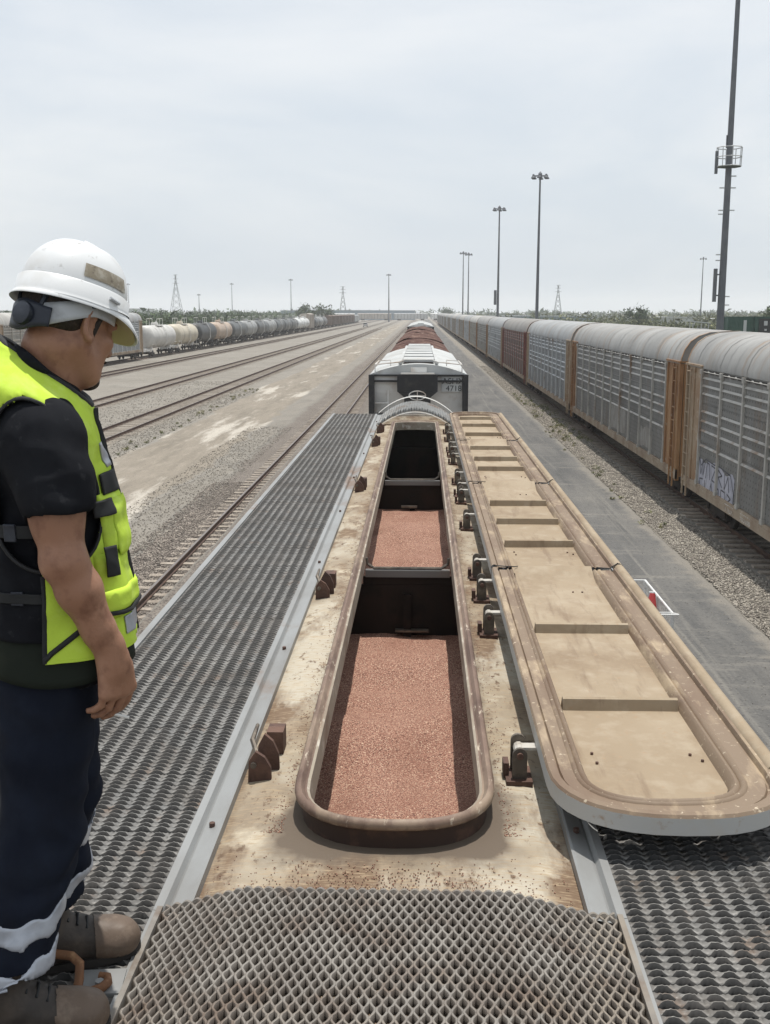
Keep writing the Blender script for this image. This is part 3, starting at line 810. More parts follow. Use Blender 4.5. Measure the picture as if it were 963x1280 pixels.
# ---- the four folded covers
LX0, LX1, LZ = 0.497, 1.243, 4.86
def cover(y0, y1, near, far, battens):
    cx, hw = (LX0 + LX1) / 2, (LX1 - LX0) / 2
    d = 0.34
    full = loop_path(hw, y0, y1, d if near else 0.02, d if far else 0.02, n=18, ex=2.4, mid=8)
    pts = [(x + cx, y) for x, y in full]
    n = 19
    far_seg, left, near_seg, right = pts[:n], pts[n:n + 7], pts[n + 7:2 * n + 7], pts[2 * n + 7:]
    wid = []
    for x, y in pts:
        t = (x - LX0) / (LX1 - LX0)
        wid.append(1.0 + 0.32 * t)
    closed = near and far
    if near and not far:
        i0 = n - 1
        order = [n - 1] + list(range(n, len(pts))) + [0]
    elif far and not near:
        order = list(range(2 * n + 6, len(pts))) + list(range(0, n + 8))
        order = [i for i in order]
    else:
        order = None
    RIM = [(0.0, LZ - 0.060), (0.0, LZ - 0.006), (-0.006, LZ + 0.003), (-0.020, LZ + 0.006), (-0.032, LZ + 0.002), (-0.036, LZ - 0.018), (-0.041, LZ - 0.018), (-0.045, LZ - 0.010), (-0.086, LZ - 0.012), (-0.089, LZ - 0.007), (-0.095, LZ - 0.004), (-0.101, LZ - 0.008), (-0.104, LZ - 0.015), (-0.109, LZ - 0.008), (-0.116, LZ - 0.005), (-0.123, LZ - 0.014), (-0.130, LZ - 0.042)]
    m = MB()
    runs = [order] if order else [list(range(n - 1, n + 8)), list(range(2 * n + 6, len(pts))) + [0]]
    sk = MB()
    for od in runs:
        pp = [pts[i] for i in od]; ww = [wid[i] for i in od]
        m.add(*sweep(pp, RIM[1:], False, ww))
        sk.add(*sweep(pp, RIM[:2], False, ww))
    lid = hp(m, 'hatch_cover', m_lidrim, smooth=38)
    hp(sk, 'cover_skirt', m_skirt, lid, smooth=50)
    # floor: strips across between the inner rim edges
    m = MB()
    xi0, xi1 = LX0 + 0.130, LX1 - 0.170
    ya = y0 + (0.14 if near else 0.0)
    yb = y1 - (0.14 if far else 0.0)
    NY, NX = 64, 9
    vs, fs = [], []
    for j in range(NY + 1):
        y = ya + (yb - ya) * j / NY
        a, b = xi0, xi1
        for flag, yend, sg in ((near, y0, 1), (far, y1, -1)):
            if flag:
                t = (yend + sg * d - y) * sg / (d - 0.14)
                if t > 0:
                    t = min(t, 1.0)
                    k = (1 - t ** 2.4) ** (1 / 2.4)
                    c = (xi0 + xi1) / 2
                    a, b = c + (xi0 - c) * max(k, 0.02), c + (xi1 - c) * max(k, 0.02)
        ramp = 0.0
        if not far:
            ramp = max(0.0, 1 - (y1 - 0.015 - y) / 0.16) ** 1.3
        z0_ = LZ - 0.041
        for i in range(NX):
            x = a + (b - a) * i / (NX - 1)
            z = z0_ + 0.05 * min(1, ramp) + 0.003 * noise.noise((x * 3, y * 2, 1.5))
            vs.append((x, y, z))
        if j:
            q = j * NX
            for i in range(NX - 1):
                fs.append((q - NX + i, q - NX + i + 1, q + i + 1, q + i))
    m.add(vs, fs)
    fl = hp(m, 'cover_pan', m_lid, lid, smooth=40)
    for yb_ in battens:
        m = MB()
        pr = [(yb_ - 0.008, LZ - 0.044), (yb_, LZ + 0.002), (yb_ + 0.016, LZ + 0.006), (yb_ + 0.028, LZ + 0.001), (yb_ + 0.055, LZ - 0.044)]
        m.prism([(a_, b_) for a_, b_ in pr], 'x', xi0 + 0.004, xi1 - 0.004)
        hp(m, 'batten', m_lid, lid, smooth=20)
    m = MB()
    for (bx, by) in ((xi0 + 0.05, y0 + 0.55), (xi0 + 0.055, y0 + 0.47), (xi1 - 0.06, y0 + 0.55), (xi1 - 0.03, y0 + 0.50), (xi1 - 0.16, y1 - 0.42), (xi1 - 0.11, y1 - 0.42)):
        m.cyl((bx, by, LZ - 0.046), (bx, by, LZ - 0.034), 0.0055, n=6)
    hp(m, 'bolt_row', m_rust, lid)['kind'] = 'stuff'
    # outer roll along the right edge and the joint clip
    m = MB()
    ye0 = y0 + (d if near else 0.006); ye1 = y1 - (d if far else 0.006)
    m.tube([(LX1 - 0.008, ye0, LZ - 0.006), (LX1 - 0.008, ye1, LZ - 0.006)], 0.028, 10)
    hp(m, 'edge_roll', m_lid, lid, smooth=50)
    if not far:
        m = MB()
        m.tube([(LX0 + 0.02, y1 - 0.005, LZ + 0.010), (LX0 + 0.09, y1 - 0.01, LZ + 0.006), (LX0 + 0.13, y1 - 0.04, LZ + 0.012), (LX0 + 0.15, y1 - 0.02, LZ + 0.010)], 0.003, 6)
        hp(m, 'joint_clip', m_black, lid)
        m = MB()
        m.tube([(LX1 - 0.13, y1, LZ), (LX1 - 0.06, y1 + 0.01, LZ - 0.006), (LX1 - 0.015, y1 + 0.008, LZ + 0.026), (LX1 + 0.02, y1, LZ)], 0.0035, 6)
        hp(m, 'joint_clip', m_black, lid)
    return lid
cover(2.985, 6.145, True, False, (3.96, 4.97))
cover(6.165, 9.34, False, False, (6.88, 7.64, 8.40))
cover(9.36, 12.53, False, False, (10.30, 11.02, 11.92))
cover(12.55, 16.1, False, True, (13.28, 14.35, 15.3))

# ---- handle bolted beside the platform
m = MB()
m.obox((-0.695, 2.36, 4.707), (0.115, 0.10, 0.012), Matrix.Rotation(R(6), 3, 'Z'))
hd = hp(m, 'handle_plate', m_chan)
m = MB()
m.tube([(-0.93, 2.375, 4.745), (-0.86, 2.37, 4.772), (-0.80, 2.372, 4.776), (-0.765, 2.372, 4.772), (-0.742, 2.36, 4.76), (-0.735, 2.33, 4.738), (-0.733, 2.305, 4.724), (-0.722, 2.298, 4.72), (-0.70, 2.305, 4.722), (-0.678, 2.318, 4.724), (-0.668, 2.338, 4.726), (-0.675, 2.358, 4.726), (-0.695, 2.36, 4.726)], 0.0115, 10)
hp(m, 'grab_handle', m_orust, hd, smooth=60)
m = MB(); m.cyl((-0.688, 2.336, 4.712), (-0.688, 2.336, 4.732), 0.011, n=8); hp(m, 'bolt', m_chan, hd)

# ---- grain lying in the bays: things of their own
def heap(label, y0, y1, za, zb, seed):
    def fn(u, v):
        x = -1.40 + 2.8 * u; y = y0 + (y1 - y0) * v
        z = za + (zb - za) * v - 0.22 * max(0, abs(x) - 0.45)
        ed = min(1.0, (1 - v) * 5)
        z += ed * 0.060 * noise.noise((x * 1.6, y * 1.8, seed)) + (0.2 + 0.8 * ed) * 0.050 * noise.noise((x * 3.4, y * 3.0, seed + 3)) + 0.008 * noise.noise((x * 14, y * 14, seed)) + 0.012 * math.sin(y * 9 + 2 * noise.noise((x * 2, y, seed))) * 0.6
        return (x, y, z)
    m = MB(); m.grid(fn, 90, 110)
    o = m.build('grain_heap', m_grain, None, 'all')
    return tag(o, label, 'grain', kind='stuff')
heap('red grain filling the nearest open bay of the hopper car', 2.85, 6.875, 4.22, 4.225, 2.0)
heap('red grain lying in the second open bay, behind the first partition', 6.91, 10.715, 4.30, 4.355, 8.0)

# spilled grain on the roof round the near end of the hatch
def spill():
    n = 2600
    x = RNG.normal(0, 0.26, n); y = 2.86 + RNG.normal(0, 0.09, n)
    x2 = np.where(RNG.random(n) < 0.5, -1, 1) * (0.355 + np.abs(RNG.normal(0, 0.035, n)))
    k = RNG.random(n) < 0.5
    x = np.where(k, x2, x); y = np.where(k, 3.2 + 8 * RNG.random(n) ** 2, y)
    r = 0.0018 + 0.0012 * RNG.random(n)
    keep = (np.abs(x) < 0.53) & (y > 2.73) & ((y < 3.03) | (np.abs(x) > 0.35))
    x, y, r = x[keep], y[keep], r[keep]
    b = np.array([(1, 0, 0), (-1, 0, 0), (0, 1, 0), (0, -1, 0), (0, 0, 1), (0, 0, -1)], float)
    f = np.array([(0, 2, 4), (2, 1, 4), (1, 3, 4), (3, 0, 4), (2, 0, 5), (1, 2, 5), (3, 1, 5), (0, 3, 5)])
    z = 4.683 - 0.04 * np.maximum(0, np.abs(x) - 0.3) + 0.001
    P = np.stack([x, y, z], 1)
    v = b[None] * r[:, None, None] + P[:, None]
    o = np_mesh('spilled_grain', v.reshape(-1, 3), (f[None] + 6 * np.arange(len(x))[:, None, None]).reshape(-1, 3), m_grain)
    tag(o, 'loose grains spilled on the roof round the hatch rim', 'grain', kind='stuff')
spill()
# ================================================================ other cars
m_white = mat('white_car_paint', (0.43, 0.44, 0.43), [((0.34, 0.335, 0.315), 0.8, 0.45, 0.7, (1, 0.5, 1)), ((0.33, 0.28, 0.23), 2.4, 0.58, 0.72), ((0.52, 0.53, 0.52), 1.2, 0.5, 0.7)], 0.5)
m_slope = mat('dusty_slope_sheet', (0.70, 0.695, 0.67), [((0.42, 0.34, 0.27), 0.9, 0.50, 0.68)], 0.6)
m_red = mat('oxide_roof', (0.088, 0.048, 0.040), [((0.155, 0.098, 0.078), 0.6, 0.48, 0.62, (0.35, 1.6, 1), 8), ((0.058, 0.027, 0.023), 0.8, 0.48, 0.62, (0.3, 1.9, 1), 8), ((0.25, 0.175, 0.135), 3, 0.56, 0.68)], 0.9, bump=(0.8, 3, 0.12), spec=0.1)
m_lettering = mat('black_lettering', (0.015, 0.015, 0.016))
m_dark = mat('running_gear', (0.035, 0.030, 0.027), [((0.07, 0.05, 0.04), 3, 0.5, 0.7)], 0.8)

def bogies(t, ys, half=0.7525, r=0.42):
    for yc in ys:
        m = MB()
        m.box(-0.98, 0.98, yc - 0.14, yc + 0.14, 0.50, 0.80)
        for dy in (-0.88, 0.88):
            m.cyl((-0.9, yc + dy, 0.19 + r), (0.9, yc + dy, 0.19 + r), 0.07, n=8)
        for s in (-1, 1):
            m.obox((s * 0.98, yc, 0.58), (0.12, 2.1, 0.28))
            for dy in (-0.88, 0.88):
                m.cyl((s * (half - 0.03), yc + dy, 0.19 + r), (s * (half + 0.11), yc + dy, 0.19 + r), r, n=16)
                m.cyl((s * 0.92, yc + dy, 0.19 + r), (s * 1.08, yc + dy, 0.19 + r), 0.12, n=10)
        m.build('bogie', m_dark, t)

def lettering(text, parent, loc, rot, size, material, name='lettering', extrude=0.004):
    cu = bpy.data.curves.new(name, 'FONT')
    cu.body = text
    cu.size = size
    cu.extrude = extrude
    tmp = bpy.data.objects.new(name, cu)
    COL.objects.link(tmp)
    dg = bpy.context.evaluated_depsgraph_get()
    me = bpy.data.meshes.new_from_object(tmp.evaluated_get(dg))
    bpy.data.objects.remove(tmp)
    me.materials.clear()
    me.materials.append(material)
    o = bpy.data.objects.new(name, me)
    COL.objects.link(o)
    o.parent = parent
    o.location = loc
    o.rotation_euler = rot
    return o

def make_hopper(label, y0, length, zc, mr, mb, lids, letters=None, hw=1.52, detail=True, rough_top=0.0):
    yc = y0 + length / 2
    O = (0, yc, 0)
    t = thing('hopper_car', label, 'hopper car', O, 'cars of the middle grain train')
    arch = [(x, zc - 0.32 * abs(x / hw) ** 2.0) for x in np.linspace(hw, -hw, 21)]
    m = MB()
    if detail:
        m.strip(arch, 'y', y0 + 0.5, y0 + length - 0.5, 6)
    else:
        ax_ = [q[0] for q in arch]; az_ = [q[1] for q in arch]
        def top(u, v):
            x = ax_[0] + (ax_[-1] - ax_[0]) * u; y = y0 + 0.5 + (length - 1.0) * v
            z = zc - 0.32 * (x / hw) ** 2 + rough_top * (0.10 * noise.noise((x * 0.7, y * 0.45, 1)) + 0.06 * noise.noise((x * 1.6, y * 1.5, 5)) + 0.05 * math.sin(y * 1.4 + 2 * noise.noise((x, y * 0.4, 7)))) * (1 - abs(x / hw) ** 6)
            return (x, y, z)
        m.grid(top, 21, 60)
    rf = m.build('roof', mr, t, 40, org=O)
    m = MB()
    for s in (-1, 1):
        m.strip([(s * hw, zc - 0.32), (s * (hw + 0.03), zc - 0.5), (s * (hw + 0.03), 1.5), (s * 1.4, 1.15)], 'y', y0 + 0.5, y0 + length - 0.5)
    # gable closing the roof, then the slope sheet running down and in
    for ye, sg in ((y0 + 0.5, 1), (y0 + length - 0.5, -1)):
        n = len(arch)
        m.add([(x, ye, z) for x, z in arch] + [(-hw, ye, zc - 0.36), (hw, ye, zc - 0.36)], [tuple(range(n)) + (n, n + 1)])
    m.build('car_body', mb, t, org=O)
    for ye, sg in ((y0 + 0.5, 1), (y0 + length - 0.5, -1)):
        m = MB()
        m.strip([(ye + sg * 0.01, zc - 0.36), (ye + sg * 0.10, zc - 0.9), (ye + sg * 0.9, 1.5)], 'x', -hw, hw)
        m.build('slope_sheet', m_slope, t, org=O)
    bogies(t, (-length / 2 + 1.9, length / 2 - 1.9))
    m = MB()
    m.box(-0.35, 0.35, -length / 2, length / 2, 0.85, 1.15)
    m.build('centre_sill', m_dark, t)
    # end frame: posts and beam
    for s in (-1, 1):
        m = MB(); m.box(min(s * 1.38, s * 1.56), max(s * 1.38, s * 1.56), y0 + 0.36, y0 + 0.52, 1.1, zc - 0.33); m.build('end_post', m_black, t, org=O)
    m = MB(); m.box(-1.38, 1.38, y0 + 0.40, y0 + 0.48, zc - 0.56, zc - 0.50); m.box(-1.5, 1.5, y0 + 0.42, y0 + 0.494, zc - 0.38, zc - 0.325); m.build('end_beam', m_black, t, org=O)
    if not detail:
        if lids:
            m = MB(); m.box(-0.36, 0.36, y0 + 1.2, y0 + length - 1.2, zc - 0.02, zc + 0.10); m.build('trough_hatch', mr, rf, org=O)
        return t
    # trough hatch with ribs
    m = MB(); m.box(-0.46, 0.46, y0 + 1.1, y0 + length - 1.1, zc - 0.05, zc + 0.03); m.build('trough_hatch', m_dark, rf, org=O)
    y = y0 + 1.3
    while y < y0 + length - 1.5:
        m = MB(); m.box(-0.50, 0.50, y, y + 1.75, zc + 0.032, zc + 0.12); m.build('hatch_lid', mr, rf, org=O); y += 2.5
    for s in (-1, 1):
        m = MB(); m.box(s * 0.58 - 0.05, s * 0.58 + 0.05, y0 + 0.6, y0 + length - 0.6, zc + 0.0, zc + 0.06); m.build('walkway', mr, rf, org=O)
    # railing round the end of the roof
    m = MB()
    for s in (-1, 1):
        m.tube([(s * 1.36, y0 + 0.5, zc - 0.30), (s * 1.36, y0 + 0.5, zc - 0.02), (s * 0.60, y0 + 0.5, zc + 0.06), (s * 0.42, y0 + 0.5, zc + 0.14)], 0.022, 6)
        m.tube([(s * 1.36, y0 + 0.5, zc - 0.02), (s * 1.28, y0 + 1.5, zc + 0.05), (s * 0.9, y0 + 1.5, zc + 0.08), (s * 0.9, y0 + 1.5, zc - 0.12)], 0.018, 6)
    m.tube([(-0.42, y0 + 0.5, zc + 0.14), (0.42, y0 + 0.5, zc + 0.14)], 0.022, 6)
    m.build('roof_rail', m_slope, t, org=O)
    m = MB(); m.box(-0.24, 0.26, y0 + 0.465, y0 + 0.5, zc - 0.26, zc - 0.10); m.build('placard_board', m_slope, t, org=O)
    # black gear box and brake platform in the middle of the end
    m = MB()
    m.box(-0.66, 0.60, y0 + 0.10, y0 + 0.46, zc - 0.830, zc - 0.310)
    m.box(-0.44, 0.38, y0 + 0.05, y0 + 0.46, zc - 1.230, zc - 0.830)
    m.prism([(-0.66, zc - 0.830), (0.60, zc - 0.830), (0.38, zc - 1.010), (-0.44, zc - 1.010)], 'y', y0 + 0.08, y0 + 0.44)
    bx = m.build('brake_platform', m_black, t, org=O)
    m = MB(); m.box(-0.55, 0.5, y0 + 0.12, y0 + 0.45, zc - 0.308, zc - 0.270); m.build('platform_top', m_skirt, bx, org=O)
    m = MB()
    for k in range(16):
        a, b = 2 * math.pi * k / 16, 2 * math.pi * (k + 1) / 16
        m.tube([(-0.03 + 0.26 * math.cos(a), y0 + 0.02, zc - 0.950 + 0.14 * math.sin(a)), (-0.03 + 0.26 * math.cos(b), y0 + 0.02, zc - 0.950 + 0.14 * math.sin(b))], 0.016, 5)
    m.tube([(-0.29, y0 + 0.02, zc - 0.950), (0.23, y0 + 0.02, zc - 0.950)], 0.014, 5)
    m.tube([(-0.03, y0 + 0.02, zc - 1.090), (-0.03, y0 + 0.02, zc - 0.810)], 0.014, 5)
    m.build('brake_wheel', m_slope, bx, org=O)
    for s in (-1, 1):
        m = MB(); m.box(min(s * 0.95, s * 1.4), max(s * 0.95, s * 1.4), y0 - 0.3, y0 + 0.5, 3.10, 3.14)
        for k in range(5):
            m.box(min(s * 0.98, s * 1.38), max(s * 0.98, s * 1.38), y0 - 0.28 + k * 0.16, y0 - 0.22 + k * 0.16, 3.14, 3.20)
        m.build('end_step', m_black, t, org=O)
    # ladder on the left of the end frame
    m = MB()
    for z in np.arange(1.6, zc - 0.9, 0.38):
        m.tube([(-1.38, y0 + 0.44, z), (-0.95, y0 + 0.44, z)], 0.018, 5)
    m.tube([(-0.95, y0 + 0.44, 1.5), (-0.95, y0 + 0.44, zc - 0.75)], 0.02, 5)
    m.build('end_ladder', m_slope, t, org=O)
    if letters:
        m = MB(); m.box(0.72, 1.36, y0 + 0.485, y0 + 0.49, zc - 0.86, zc - 0.39); lb = m.build('lettering_panel', m_white, t, org=O)
        lettering(letters[0], lb, (0.74, -length / 2 + 0.482, zc - 0.62), (math.pi / 2, 0, 0), 0.27, m_lettering, extrude=0.002)
        lettering(letters[1], lb, (0.86, -length / 2 + 0.482, zc - 0.84), (math.pi / 2, 0, 0), 0.25, m_lettering, extrude=0.002)
    return t
make_hopper('white hopper car with black framed end and lettered panel, just beyond the open hatch', 33.6, 18.0, 4.72, m_white, m_white, True, ('ASHX', '4718'))
for i, (y, lb) in enumerate(((52.4, 'rusty red hopper car coupled behind the white hopper car'), (71.0, 'second rusty red hopper car counted from the white hopper car'), (89.6, 'third rusty red hopper car, between the second one and the last red one'), (108.2, 'last rusty red hopper car, coupled to the pale grey hopper car'))):
    make_hopper(lb, y, 18.2, (4.62, 4.66, 4.60, 4.64)[i], m_red, m_red, False, None, detail=False, rough_top=1.0)
for i, (y, lb) in enumerate(((127.5, 'pale grey hopper car closing the rusty red row at the far end'), (146.0, 'far grey hopper car directly behind the pale grey one'))):
    make_hopper(lb, y, 17.8, 4.95, m_white, m_slope, True, None, detail=False)

# ---------------------------------------------------------------- car carriers
def rack_mats(name, pan, post, roofc):
    return (mat(name + '_panel', pan, [(tuple(c * 0.72 for c in pan), 0.9, 0.45, 0.7, (1, 1, 0.5)), ((0.17, 0.125, 0.09), 1.1, 0.56, 0.74, (1, 1, 0.3), 8), (tuple(min(1, c * 1.3) for c in pan), 2.5, 0.55, 0.7)], 0.55, 0.15, dots=(tuple(c * 0.35 for c in pan), 0.22, 0.15, 0.026)),
            mat(name + '_post', post, [(tuple(c * 0.6 for c in post), 1.6, 0.5, 0.7), ((0.22, 0.14, 0.085), 1.1, 0.54, 0.7, (1, 1, 0.4), 7)], 0.6, 0.1),
            mat(name + '_roof', roofc, [(tuple(c * 0.68 for c in roofc), 0.5, 0.42, 0.70, (1, 1, 1)), ((0.25, 0.185, 0.13), 0.8, 0.53, 0.70, (0.4, 2.4, 0.3), 8), (tuple(c * 0.6 for c in roofc), 1.3, 0.52, 0.70, (0.3, 2.2, 0.3), 8), (tuple(c * 0.82 for c in roofc), 6, 0.5, 0.7, (0.2, 1, 0.2), 3)], 0.6, 0.1, bump=(0.1, 5, 0.02, (0.05, 1.5, 0.05))))
RM_WARM = rack_mats('warm_grey', (0.195, 0.192, 0.182), (0.42, 0.405, 0.37), (0.335, 0.33, 0.315))
RM_COOL = rack_mats('cool_grey', (0.235, 0.247, 0.25), (0.52, 0.535, 0.535), (0.345, 0.355, 0.355))
RM_RED = rack_mats('reddish', (0.175, 0.145, 0.13), (0.25, 0.13, 0.105), (0.27, 0.258, 0.24))
RM_PALE = rack_mats('pale_grey', (0.30, 0.285, 0.25), (0.36, 0.335, 0.29), (0.44, 0.43, 0.40))
m_end = mat('rusty_orange_end', (0.305, 0.165, 0.075), [((0.16, 0.08, 0.042), 1.4, 0.46, 0.68, (1, 1, 0.35), 7), ((0.40, 0.26, 0.14), 2.6, 0.5, 0.7, (1, 1, 0.3), 6), ((0.42, 0.36, 0.28), 5, 0.62, 0.74)], 0.75)
m_end_beige = mat('beige_end', (0.36, 0.275, 0.19), [((0.26, 0.15, 0.08), 1.4, 0.48, 0.68, (1, 1, 0.35), 7), ((0.44, 0.37, 0.28), 4, 0.55, 0.7)], 0.75)
m_sill = mat('dusty_sill', (0.33, 0.265, 0.195), [((0.20, 0.13, 0.085), 1.2, 0.46, 0.68, (1, 1, 0.5), 7), ((0.42, 0.36, 0.28), 3, 0.55, 0.7)], 0.8)
m_spray = mat('pale_spray_paint', (0.44, 0.44, 0.50), [((0.29, 0.30, 0.36), 5, 0.45, 0.65, (1, 1, 0.4)), ((0.22, 0.21, 0.2), 9, 0.56, 0.7)], 0.5)
m_strokes = mat('dark_spray_stroke', (0.05, 0.05, 0.06), [((0.12, 0.12, 0.14), 4, 0.45, 0.65)], 0.6)
m_faint = mat('faint_spray_paint', (0.30, 0.29, 0.272), [((0.235, 0.222, 0.2), 3, 0.42, 0.56, (1, 1, 0.5))], 0.6)

RL, RHW, ZS, ZT, ZCR = 24.7, 1.55, 1.02, 4.70, 5.74
ROOFP = [(RHW, ZT), (RHW - 0.01, 4.86), (1.44, 5.15), (1.27, 5.40), (1.02, 5.57), (0.65, 5.69), (0.0, ZCR), (-0.65, 5.69), (-1.02, 5.57), (-1.27, 5.40), (-1.44, 5.15), (-RHW + 0.01, 4.86), (-RHW, ZT)]
NB, BW = 10, 2.09
RIDGES = [([0.30, 0.62, 0.90], 1.20), ([0.12, 0.30, 0.48], 1.12), ([0.10, 0.30, 0.50, 0.70], 0.92)]
TIERS = [1.36, 2.58, 3.72]
TOPS = [2.56, 3.70, 4.66]
def panel_mesh(tier, material, rib_material):
    z0, z1 = TIERS[tier], TOPS[tier]
    h = z1 - z0
    rid = {0: [0.93 * h], 1: [0.30 * h, 0.55 * h, 0.80 * h], 2: [0.28 * h, 0.52 * h, 0.76 * h, 0.97 * h]}[tier]
    pr = [(0.0, z0)]
    z = z0
    for r in rid:
        zc = z0 + r
        pr += [(0.0, zc - 0.06), (-0.055, zc - 0.04), (-0.055, zc - 0.025), (0.0, min(zc + 0.06, z1 - 0.002))]
    if pr[-1][1] < z1 - 0.001:
        pr.append((0.0, z1))
    m = MB()
    m.strip([(-RHW + 0.02, z0), (-RHW + 0.02, z1)], 'y', -BW / 2 + 0.02, BW / 2 - 0.02)
    o = m.build('side_panel', material)
    me = o.data
    bpy.data.objects.remove(o)
    m = MB()
    for r in rid:
        zc = z0 + r
        m.strip([(-RHW + 0.021, zc - 0.035), (-RHW - 0.022, zc - 0.026), (-RHW - 0.022, zc - 0.014), (-RHW + 0.021, min(zc + 0.034, z1 - 0.002))], 'y', -BW / 2 + 0.06, BW / 2 - 0.06)
    o = m.build('panel_ribs', rib_material)  # paler than the panel they belong to: sunlight on the ridges painted in
    me2 = o.data
    bpy.data.objects.remove(o)
    return me, me2
def post_mesh(material, lower_dark=False):
    m = MB()
    m.box(-RHW - 0.05, -RHW + 0.02, -0.05, 0.05, 1.34, ZT - 0.02)
    m.box(-RHW - 0.075, -RHW + 0.02, -0.09, 0.09, ZT - 0.16, ZT - 0.02)
    m.box(-RHW - 0.065, -RHW + 0.02, -0.10, 0.10, 1.30, 1.42)
    o = m.build('side_post', material)
    me = o.data; bpy.data.objects.remove(o)
    return me
def make_rack(x, yc, label, mats, detail, mend, group='car carriers in the long right-hand row', side=-1):
    pm, sm, rm = mats
    t = thing('car_carrier', label, 'freight car', (x, yc, 0), group)
    if side > 0:
        t.rotation_euler = (0, 0, math.pi)
    h = RL / 2
    m = MB()
    m.strip(ROOFP, 'y', -h, h, 8)
    n = len(ROOFP)
    for y in (-h, h):
        m.add([(a, y, b) for a, b in ROOFP], [tuple(range(n))])
    rf = m.build('roof', rm, t, 40)
    if detail:
        for y in np.linspace(-h + 1.2, h - 1.2, 10):
            m = MB()
            m.strip([(a * 1.004, b + 0.012) for a, b in ROOFP], 'y', y - 0.03, y + 0.03)
            m.build('roof_seam', rm, rf, 40)
    for s in (-1, 1):
        m = MB()
        m.strip([(s * a, b + 0.015) for a, b in ROOFP[:7]], 'y', -s * h - 0.06 if False else (-h - 0.03 if s < 0 else h - 0.09), (-h + 0.09 if s < 0 else h + 0.03))
        m.strip([(-s * a, b + 0.015) for a, b in ROOFP[:7]], 'y', (-h - 0.03 if s < 0 else h - 0.09), (-h + 0.09 if s < 0 else h + 0.03))
        m.build('roof_end_rim', mend, rf)
    # inner shell (what shows behind the panels) and far side
    m = MB()
    m.box(-RHW + 0.06, RHW - 0.03, -h + 0.1, h - 0.1, ZS + 0.05, ZT)
    m.build('shell', sm, t)
    # sill and scalloped top plate
    m = MB()
    m.box(-RHW - 0.03, -RHW + 0.05, -h, h, ZS, 1.33)
    m.box(-RHW - 0.045, -RHW + 0.04, -h + 0.2, h - 0.2, 1.18, 1.24)
    m.box(RHW - 0.02, RHW + 0.03, -h, h, ZS, 1.33)
    m.build('side_sill', m_sill, t)
    y0 = -NB * BW / 2
    if detail:
        pmesh = [panel_mesh(k, pm, sm) for k in range(3)]
        po = post_mesh(sm)
        for b in range(NB):
            for k in range(3):
                pn = link_mesh('side_panel', pmesh[k][0], t, (0, y0 + BW * (b + 0.5), 0))
                link_mesh('panel_ribs', pmesh[k][1], pn)
        for b in range(NB + 1):
            link_mesh('side_post', po, t, (0, y0 + BW * b, 0))
        m = MB()
        for b in range(NB):
            for q in range(3):
                ya = y0 + BW * b + 0.2 + q * 0.65
                m.add([(-RHW - 0.012, ya, ZT - 0.03), (-RHW - 0.012, ya + 0.55, ZT - 0.03), (-RHW - 0.012, ya + 0.40, ZT - 0.13), (-RHW - 0.012, ya + 0.15, ZT - 0.13)], [(0, 1, 2, 3)])
        m.build('vent_row', m_dark, t)['kind'] = 'stuff'
    else:
        m = MB()
        for b in range(NB):
            for k in range(3):
                ya, yb = y0 + BW * b + 0.02, y0 + BW * (b + 1) - 0.02
                m.box(-RHW + 0.0, -RHW + 0.03, ya, yb, TIERS[k], TOPS[k])
                for zz in (0.35, 0.7):
                    zc = TIERS[k] + zz * (TOPS[k] - TIERS[k])
                    m.box(-RHW - 0.04, -RHW + 0.001, ya, yb, zc - 0.03, zc + 0.02)
        m.build('side_panels', pm, t)['kind'] = 'stuff'
        m = MB()
        for b in range(NB + 1):
            m.box(-RHW - 0.06, -RHW + 0.02, y0 + BW * b - 0.06, y0 + BW * b + 0.06, 1.34, ZT - 0.02)
        m.build('side_posts', sm, t)['kind'] = 'stuff'
    # ends: corner posts, doors, ladders
    for s in (-1, 1):
        ye = s * h
        m = MB()
        m.box(-RHW - 0.02, -RHW + 0.10, min(ye, ye - s * 0.16), max(ye, ye - s * 0.16), ZS - 0.05, ZT + 0.03)
        m.box(-RHW - 0.015, -RHW + 0.10, min(ye - s * 0.88, ye - s * 1.0), max(ye - s * 0.88, ye - s * 1.0), ZS, ZT)
        m.box(-RHW - 0.015, -RHW + 0.10, min(ye - s * 1.72, ye - s * 1.86), max(ye - s * 1.72, ye - s * 1.86), ZS, ZT)
        m.box(-RHW - 0.05, -RHW + 0.3, min(ye + s * 0.02, ye - s * 1.9), max(ye + s * 0.02, ye - s * 1.9), ZT + 0.03, ZT + 0.09)
        m.box(-RHW + 0.03, -RHW + 0.05, min(ye - s * 0.16, ye - s * 1.72), max(ye - s * 0.16, ye - s * 1.72), ZS, ZT)
        m.build('corner_post', mend, t)
        if detail:
            m = MB()
            for zz in np.arange(1.2, 4.6, 0.42):
                m.tube([(-RHW - 0.055, ye - s * 0.26, zz), (-RHW - 0.055, ye - s * 0.70, zz)], 0.016, 5)
            for dy in (0.24, 0.72):
                m.box(-RHW - 0.075, -RHW - 0.03, min(ye - s * dy, ye - s * (dy + 0.05)), max(ye - s * dy, ye - s * (dy + 0.05)), 0.75, 4.64)
            m.build('side_ladder', mend, t)
        for q in range(4):
            m = MB()
            xa = -RHW + 0.12 + q * 0.72
            m.box(xa, xa + 0.66, min(ye, ye - s * 0.05), max(ye, ye - s * 0.05), 1.1, ZT)
            m.box(xa + 0.28, xa + 0.38, min(ye + s * 0.05, ye - s * 0.0), max(ye + s * 0.05, ye - s * 0.0), 1.1, ZT)
            m.build('end_door_leaf', mend, t)
        m = MB(); m.box(-0.18, 0.18, min(ye, ye + s * 0.55), max(ye, ye + s * 0.55), 0.72, 0.98); m.build('coupler', m_dark, t)
    bogies(t, (-h + 2.3, h - 2.3))
    m = MB()
